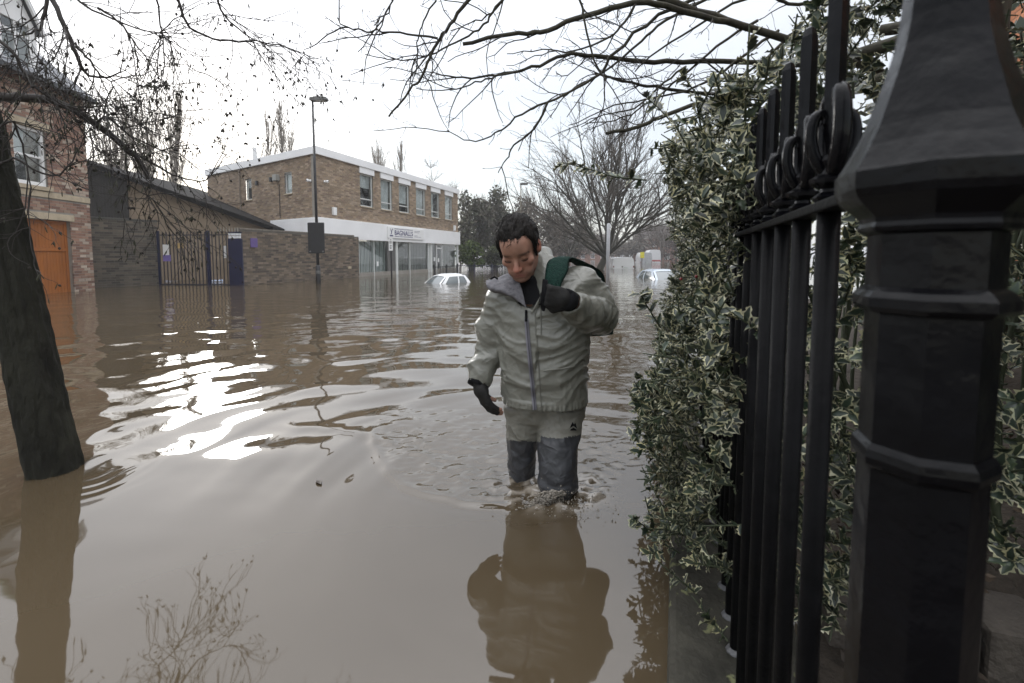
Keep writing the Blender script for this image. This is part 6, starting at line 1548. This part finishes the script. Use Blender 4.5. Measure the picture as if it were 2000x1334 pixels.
def ribbon(name, pts, w, m, parent=jacket, lift=.0025, th=.002):
    pts = [on_jacket(*q, lift=lift) for q in pts]; pts = [p for p in pts if p is not None]
    # smooth so the tape bridges small folds
    for _ in range(2): pts = [pts[0]] + [(pts[i - 1] + pts[i] * 2 + pts[i + 1]) / 4 for i in range(1, len(pts) - 1)] + [pts[-1]]
    mb = MB(); vs = []
    for i, p in enumerate(pts):
        t = (pts[min(i + 1, len(pts) - 1)] - pts[max(0, i - 1)]).normalized(); n_ = (Vector((0, 0, 1)) - p).normalized(); s_ = t.cross(n_).normalized()
        for a, b_ in ((-1, 0), (-1, 1), (1, 1), (1, 0)): vs.append(p + s_ * (w / 2 * a) + n_ * (th * b_) - man_o)
    k = len(pts); mb.add(vs, [(i * 4 + j, (i + 1) * 4 + j, (i + 1) * 4 + (j + 1) % 4, i * 4 + (j + 1) % 4) for i in range(k - 1) for j in range(4)])
    return mb.build(name, m, parent, True)
M_zip = mat('lilac_grey_zip', (.17, .165, .19), .5, var=.15)
M_black = mat('black_fleece', (.007, .007, .008), .9, var=.3, spec=.12, bump=.4, bscale=300, bdist=.003)
zl_ = [(1028 + 17 * t ** 1.1, 622 + 178 * t) for t in np.linspace(0, 1, 40)]
ribbon('zip', zl_, .017, M_zip, th=.004); ribbon('zip_teeth', zl_, .005, mat('zip_teeth', (.07, .07, .085), .4), lift=.006, th=.003)
ribbon('zip_pull', [(1028, 606 + 2 * k) for k in range(12)], .010, M_black, lift=.006, th=.005)
M_seam = mat('jacket_seam', (.12, .12, .10), .5)
ribbon('placket_seam', [(1045 + 13 * t, 612 + 190 * t) for t in np.linspace(0, 1, 40)], .004, M_seam, th=.0015)
ribbon('pocket_zip', [(1056 + 1 * t, 575 + 80 * t) for t in np.linspace(0, 1, 24)], .005, M_seam, th=.0015)
ribbon('pocket_flap', [(1062 + 60 * t, 724 - 8 * t) for t in np.linspace(0, 1, 24)], .006, M_jacket, lift=.004, th=.003)
# fleece under the open neck
ff = Field((-.15, 1.72, .80), (.30, 2.2, 1.13), .006)
ff.cone(nb_ + np.array([-.01, -.03, .0]), chest + np.array([-.01, -.03, .05]), .085, .120, .03); ff.cone(nb_ + np.array([-.005, -.02, .03]), nb_ + np.array([0, -.01, -.02]), .070, .085, .02)
ff.cone(hp(0, .0, -.05), hp(0, -.03, -.16), .060, .056, .008, 'cut')
Vf, Qf = ff.net(); mpart('fleece', relax(Vf, Qf), Qf, M_black)
# turned-out collar lapel with lilac lining on the picture's left
M_lining = mat('lilac_grey_lining', (.055, .052, .060), .6, col2=(.17, .165, .18), scale=55, bump=.4, bscale=70, bdist=.006)
def sheet(name, grid, m, parent, th=.006):
    """grid rows of (px,py,Y) control points swept into a thick smooth cloth"""
    rows_ = [catmull([P(*c) for c in r_], 6) for r_ in grid]; n_ = len(rows_[0]); cols_ = [catmull([rows_[i][j] for i in range(len(rows_))], 6) for j in range(n_)]
    m_ = len(cols_[0]); V = np.array([[tuple(cols_[j][i]) for j in range(n_)] for i in range(m_)])
    nz_ = np.array([[.004 * mnoise.noise(Vector(V[i, j]) * 45) for j in range(n_)] for i in range(m_)]); V[:, :, 1] += nz_; V[:, :, 2] += nz_
    du_ = np.gradient(V, axis=0); dv_ = np.gradient(V, axis=1); nn = np.cross(du_, dv_); nn /= np.linalg.norm(nn, axis=2, keepdims=True) + 1e-9
    A_ = (V + nn * th / 2).reshape(-1, 3); B_ = (V - nn * th / 2).reshape(-1, 3); N_ = m_ * n_; Q = []
    for i in range(m_ - 1):
        for j in range(n_ - 1): a = i * n_ + j; Q += [(a, a + 1, a + n_ + 1, a + n_), (N_ + a, N_ + a + n_, N_ + a + n_ + 1, N_ + a + 1)]
    rim = [(0, j) for j in range(n_)] + [(i, n_ - 1) for i in range(1, m_)] + [(m_ - 1, j) for j in range(n_ - 2, -1, -1)] + [(i, 0) for i in range(m_ - 2, 0, -1)]
    ids = [i * n_ + j for i, j in rim]
    for a, b_ in zip(ids, ids[1:] + ids[:1]): Q.append((a, N_ + a, N_ + b_, b_))
    return mpart(name, np.concatenate([A_, B_]), np.array(Q), m, parent)
sheet('lapel_lining', [[(1004, 530, 1.93), (985, 538, 1.92), (965, 545, 1.91), (950, 547, 1.91)], [(1012, 546, 1.87), (990, 555, 1.85), (968, 558, 1.85), (950, 556, 1.87)], [(1020, 570, 1.835), (1002, 572, 1.825), (980, 570, 1.83), (955, 564, 1.86)], [(1028, 602, 1.82), (1015, 590, 1.82), (995, 578, 1.835), (965, 570, 1.865)]], M_lining, jacket)
sheet('collar', [[(1041, 545, 1.885), (1048, 515, 1.90), (1050, 490, 1.93)], [(1050, 560, 1.865), (1062, 520, 1.88), (1062, 494, 1.93)], [(1055, 590, 1.835), (1070, 545, 1.855), (1080, 510, 1.90)], [(1037, 612, 1.822), (1056, 580, 1.825), (1074, 550, 1.85)]], M_jacket, jacket)
# toggle cord on the lapel
MB().tube([P(958, 545, 1.885) - man_o, P(966, 541, 1.88) - man_o, P(972, 545, 1.875) - man_o], .004, 6).build('cord_toggle', M_black, jacket, True)

# ---- gloves and cuffs
M_glove = mat('black_glove', (.014, .0135, .013), .75, spec=.25, var=.3, scale=40, bump=.4, bscale=160, bdist=.004)
for nm, kw, ctr in (('L', HL_, haL), ('R', HR_, haR)):
    fg = Field(ctr - .13, ctr + .13, .0036); hand(fg, gl=.0022, **kw)
    Vg, Qg = fg.net(); Vg = relax(Vg, Qg, 1, .25); glove = mpart('glove', Vg, Qg, M_glove)
def cuff(a, b_, r, m):
    d = (b_ - a) / np.linalg.norm(b_ - a); mb = MB(); mb.tube([Vector(a - MO), Vector(a + d * .018 - MO), Vector(b_ - MO), Vector(b_ - d * .004 - MO)], [r * .98, r * 1.04, r, r * .8], 24); mb.build('cuff', m, man, True)
dL = (wrL - elL) / np.linalg.norm(wrL - elL); dR = (wrR - elR) / np.linalg.norm(wrR - elR)
cuff(wrL - dL * .006, wrL + dL * .030, .043, M_black); cuff(wrR - dR * .004, wrR + dR * .034, .041, M_black)

# ---- waders
fw = Field((-.16, 1.62, -.55), (.48, 2.25, .48), .006)
zr_ = lambda py, Y: P(1000, py, Y).z
fw.cone(vec(P(1040, 790, 1.98)), vec(P(1098, 790, 1.98)), .100, .105, .03)
def leg(data, Ys, bs, yaw):
    zs = [P(1000, q[0], y).z for q, y in zip(data, Ys)][::-1]; xl_ = [P(q[1], 500, y).x for q, y in zip(data, Ys)][::-1]; xr_ = [P(q[2], 500, y).x for q, y in zip(data, Ys)][::-1]
    fw.loft(zs, [(a + b_) / 2 for a, b_ in zip(xl_, xr_)], Ys[::-1], [(b_ - a) / 2 for a, b_ in zip(xl_, xr_)], bs[::-1], yaw, .012, 2.2)
leg([(790, 984, 1062), (830, 988, 1060), (860, 990, 1052), (900, 991, 1046), (925, 995, 1044), (945, 999, 1042), (975, 1001, 1040), (1090, 1002, 1036)], [2.0, 2.01, 2.02, 2.03, 2.04, 2.06, 2.08, 2.12], [.098, .095, .092, .088, .085, .075, .065, .06], 0)
leg([(790, 1056, 1146), (830, 1054, 1139), (860, 1052, 1133), (900, 1053, 1131), (925, 1055, 1129), (940, 1052, 1135), (950, 1056, 1133), (958, 1068, 1122), (985, 1070, 1120), (1150, 1072, 1114)], [1.97, 1.95, 1.92, 1.89, 1.875, 1.87, 1.87, 1.87, 1.87, 1.88], [.108, .104, .098, .094, .088, .088, .083, .070, .068, .062], 0)
for k, (h_, kn, an, to) in enumerate(legs): fw.cone(an + np.array([0, 0, -.02]), to + np.array([0, 0, .02]), .062, .05, .03)
Vl, Ql = fw.net(); Vl = relax(Vl, Ql, 2, .5); Nl = vnormals(Vl, Ql)
Dl = np.array([.0060 * (crease(p, 6.5, 3.3, (1, 1, 1.3)) - .3) + .0035 * (crease(p, 13, 6.3, (.8, .8, 1.6)) - .3) - .007 * (mnoise.voronoi(Vector((p[0] * 8, p[1] * 8, p[2] * 10)))[0][0] - .35) for p in Vl])
Vl = Vl + Nl * Dl[:, None]
pxl, pyl = proj(Vl)
fc = Vl[Ql].mean(1); fx, fy = proj(fc)
split = np.where(fx > 1056, 852 + 4 * np.sin((fx - 1056) / 20), 860 + (fx - 990) * .05)
fm = (fy > split).astype(int)
M_wader = creased(mat('sage_wader_cloth', (.175, .17, .147), .6, col2=(.225, .22, .19), scale=10), [(9, 1, (1, 1, 1.3)), (22, .4, (1, 1, 1))], .8, .03)
M_waderd = creased(mat('slate_wader_cloth', (.024, .025, .029), .42, col2=(.042, .044, .050), scale=8, spec=.5), [(8, 1, (1, 1, 1.4)), (20, .4, (1, 1, 1))], .8, .03)
for nm, k, m in (('waders', 0, M_wader), ('wader_lower', 1, M_waderd)):
    fsel = Ql[fm == k]; used = np.unique(fsel); remap = -np.ones(len(Vl), int); remap[used] = np.arange(len(used))
    if k == 0: wd_o = mpart(nm, Vl[used], remap[fsel], m)
    else: mpart(nm, Vl[used], remap[fsel], m, wd_o)
bv2 = BVHTree.FromPolygons([tuple(v) for v in Vl], Ql.tolist())
def on_leg(px, py, lift=.003):
    h_ = bv2.ray_cast(Vector((0, 0, 1)), ray(px, py).normalized()); return h_[0] - ray(px, py).normalized() * lift
# the small peaked mark on the thigh
mk = MB()
for poly in ([(1113, 836), (1118, 824), (1121, 829), (1124, 826), (1127, 837), (1120, 832)], [(1114, 839), (1120, 835), (1126, 839), (1126, 841), (1114, 841)]):
    vs = [on_leg(*q) - man_o for q in poly]; mk.add(vs, [tuple(range(len(vs)))])
mk.build('thigh_emblem', M_black, wd_o)

# ---- green net bag over the shoulder, gripped in the fist
bag = thing('shoulder_bag', 'dark green mesh bag strap slung over the man\'s shoulder and gripped in his fist', 'bag', P(1110, 520, 1.95))
BO = P(1110, 520, 1.95)
M_net = mat('bottle_green_mesh', (.0025, .013, .0105), .9, col2=(.010, .040, .030), scale=130, bump=1.0, bscale=170, bdist=.008, spec=.2, stretch=(1, 1, .35))
def band(name, rows_, m, parent, th=.014):
    """rows: (left px,py,Y),(right px,py,Y) pairs swept as a padded band"""
    Lc = catmull([P(*r_[0]) for r_ in rows_], 7); Rc = catmull([P(*r_[1]) for r_ in rows_], 7); V = []; n_ = len(Lc); K = 9
    for i in range(n_):
        a, b_ = Lc[i], Rc[i]; t = (Lc[min(i + 1, n_ - 1)] - Lc[max(0, i - 1)] + Rc[min(i + 1, n_ - 1)] - Rc[max(0, i - 1)]).normalized(); nn = t.cross(b_ - a).normalized()
        for sgn in (1, -1):
            for k in range(K):
                u = k / (K - 1) if sgn > 0 else 1 - k / (K - 1); bul = th / 2 * (1 - (2 * u - 1) ** 4); q = a.lerp(b_, u) + nn * sgn * bul; q += nn * .003 * mnoise.noise(q * 40); V.append(tuple(q - BO))
    W2 = 2 * K; fs = [(i * W2 + k, i * W2 + (k + 1) % W2, (i + 1) * W2 + (k + 1) % W2, (i + 1) * W2 + k) for i in range(n_ - 1) for k in range(W2)] + [tuple(range(W2 - 1, -1, -1)), tuple(range((n_ - 1) * W2, n_ * W2))]
    return MB().add(V, fs).build(name, m, parent, True)
band('mesh_band', [((1064, 575, 1.745), (1090, 578, 1.745)), ((1064, 545, 1.765), (1098, 552, 1.765)), ((1068, 515, 1.83), (1110, 528, 1.83)), ((1078, 505, 1.90), (1112, 508, 1.90)), ((1092, 504, 1.99), (1122, 505, 1.97)), ((1118, 514, 2.07), (1150, 515, 2.04)), ((1140, 535, 2.12), (1178, 535, 2.09)), ((1145, 580, 2.15), (1185, 575, 2.12))], M_net, bag)
band('black_strap', [((1060, 545, 1.76), (1072, 548, 1.76)), ((1057, 575, 1.738), (1069, 577, 1.738)), ((1056, 598, 1.745), (1066, 600, 1.745)), ((1058, 606, 1.75), (1064, 607, 1.75))], M_black, bag, .008)
fbg = Field((.18, 2.05, .62), (.55, 2.42, 1.06), .009); fbg.ell(P(1150, 640, 2.20), (.12, .085, .18), None, .02); fbg.cone(P(1165, 570, 2.13), P(1160, 610, 2.18), .04, .07, .04)
Vg, Qg = fbg.net(); link('net_sack', npmesh('net_sack', Vg - np.array(BO), Qg, M_net, True), bag)

# ---- splash thrown up by the leading leg
sp_r = np.random.default_rng(12); V = []; Fs = []
ico = bmesh.new(); bmesh.ops.create_icosphere(ico, subdivisions=1, radius=1); iv = np.array([tuple(v.co) for v in ico.verts]); ico.verts.index_update(); ifc = np.array([[v.index for v in f.verts] for f in ico.faces]); ico.free(); off = 0
c0_ = np.array([.205, 1.79, .0])
for i in range(480):
    an = sp_r.normal(-2.0, 1.1); rr_ = abs(sp_r.normal(.06, .065)); hh_ = abs(sp_r.normal(0, .030)); p = c0_ + np.array([math.cos(an) * rr_ * 1.6, math.sin(an) * rr_ * .8, hh_]); s_ = .0009 + .0024 * sp_r.random() ** 3
    st = np.array([1, 1, 1 + sp_r.random()]); V.append(iv * s_ * st + p); Fs.append(ifc + off); off += len(iv)
for i in range(34):      # thin streaks peeling off the boot
    a = np.array([.165 + .05 * sp_r.random(), 1.785, .05 - .02 * sp_r.random()]); d = np.array([-.75 - .4 * sp_r.random(), -.35, .05 + .25 * sp_r.random()]); v0_ = .10 + .10 * sp_r.random()
    for q in range(16):
        t = q / 15; p = a + d * v0_ * t + np.array([0, 0, -.11 * t * t]) + sp_r.normal(0, .0018, 3); s_ = (.0042 * (1 - .55 * t)) * (.6 + .8 * sp_r.random())
        if p[2] > -.01: V.append(iv * s_ * np.array([2.2, 1, 1]) + p); Fs.append(ifc + off); off += len(iv)
msp = bpy.data.materials.new('splash_water'); msp.use_nodes = True; b_ = msp.node_tree.nodes['Principled BSDF']; b_.inputs['Base Color'].default_value = (.55, .50, .43, 1); b_.inputs['Roughness'].default_value = .05; b_.inputs['IOR'].default_value = 1.33; b_.inputs['Transmission Weight'].default_value = .55
tag(link('water_splash', npmesh('water_splash', np.concatenate(V), np.concatenate(Fs), msp, True)), 'small splash of muddy water thrown up by the man\'s leading leg', kind='stuff')

# ================================================================== damp winter air
hz = MB().box(-3600, 3600, -40, 4200, -1.7, 26).build('haze', None); hz.data.materials.clear()
mh = bpy.data.materials.new('damp_air'); mh.use_nodes = True; n = mh.node_tree.nodes; l = mh.node_tree.links
n.remove(n['Principled BSDF']); pv = n.new('ShaderNodeVolumePrincipled'); pv.inputs['Density'].default_value = .0016; pv.inputs['Color'].default_value = (.95, .95, .97, 1)
l.new(pv.outputs[0], n['Material Output'].inputs['Volume']); hz.data.materials.append(mh); hz['kind'] = 'stuff'
SC.cycles.volume_bounces = 0

# a dead leaf adrift on the calm water
lf_o = PZ(627, 946, .004); mb = MB(); rows2 = [(0, .0), (.25, .32), (.5, .42), (.75, .28), (1, .0)]; vs = []
for t, w in rows2: vs += [(-w * .030, t * .06, .004 * math.sin(t * 5)), (0, t * .06, -.001), (w * .030, t * .06, .006 * math.sin(t * 4 + 1))]
mb.add(vs, [(i * 3 + j, i * 3 + j + 1, i * 3 + j + 4, i * 3 + j + 3) for i in range(4) for j in range(2)])
tag(mb.build('floating_leaf', mat('wet_dead_leaf', (.03, .02, .012), .5), None, True, Matrix.Translation(lf_o) @ Matrix.Rotation(R(40), 4, 'Z')), 'single dark dead leaf floating on the calm water left of the man', 'leaf')
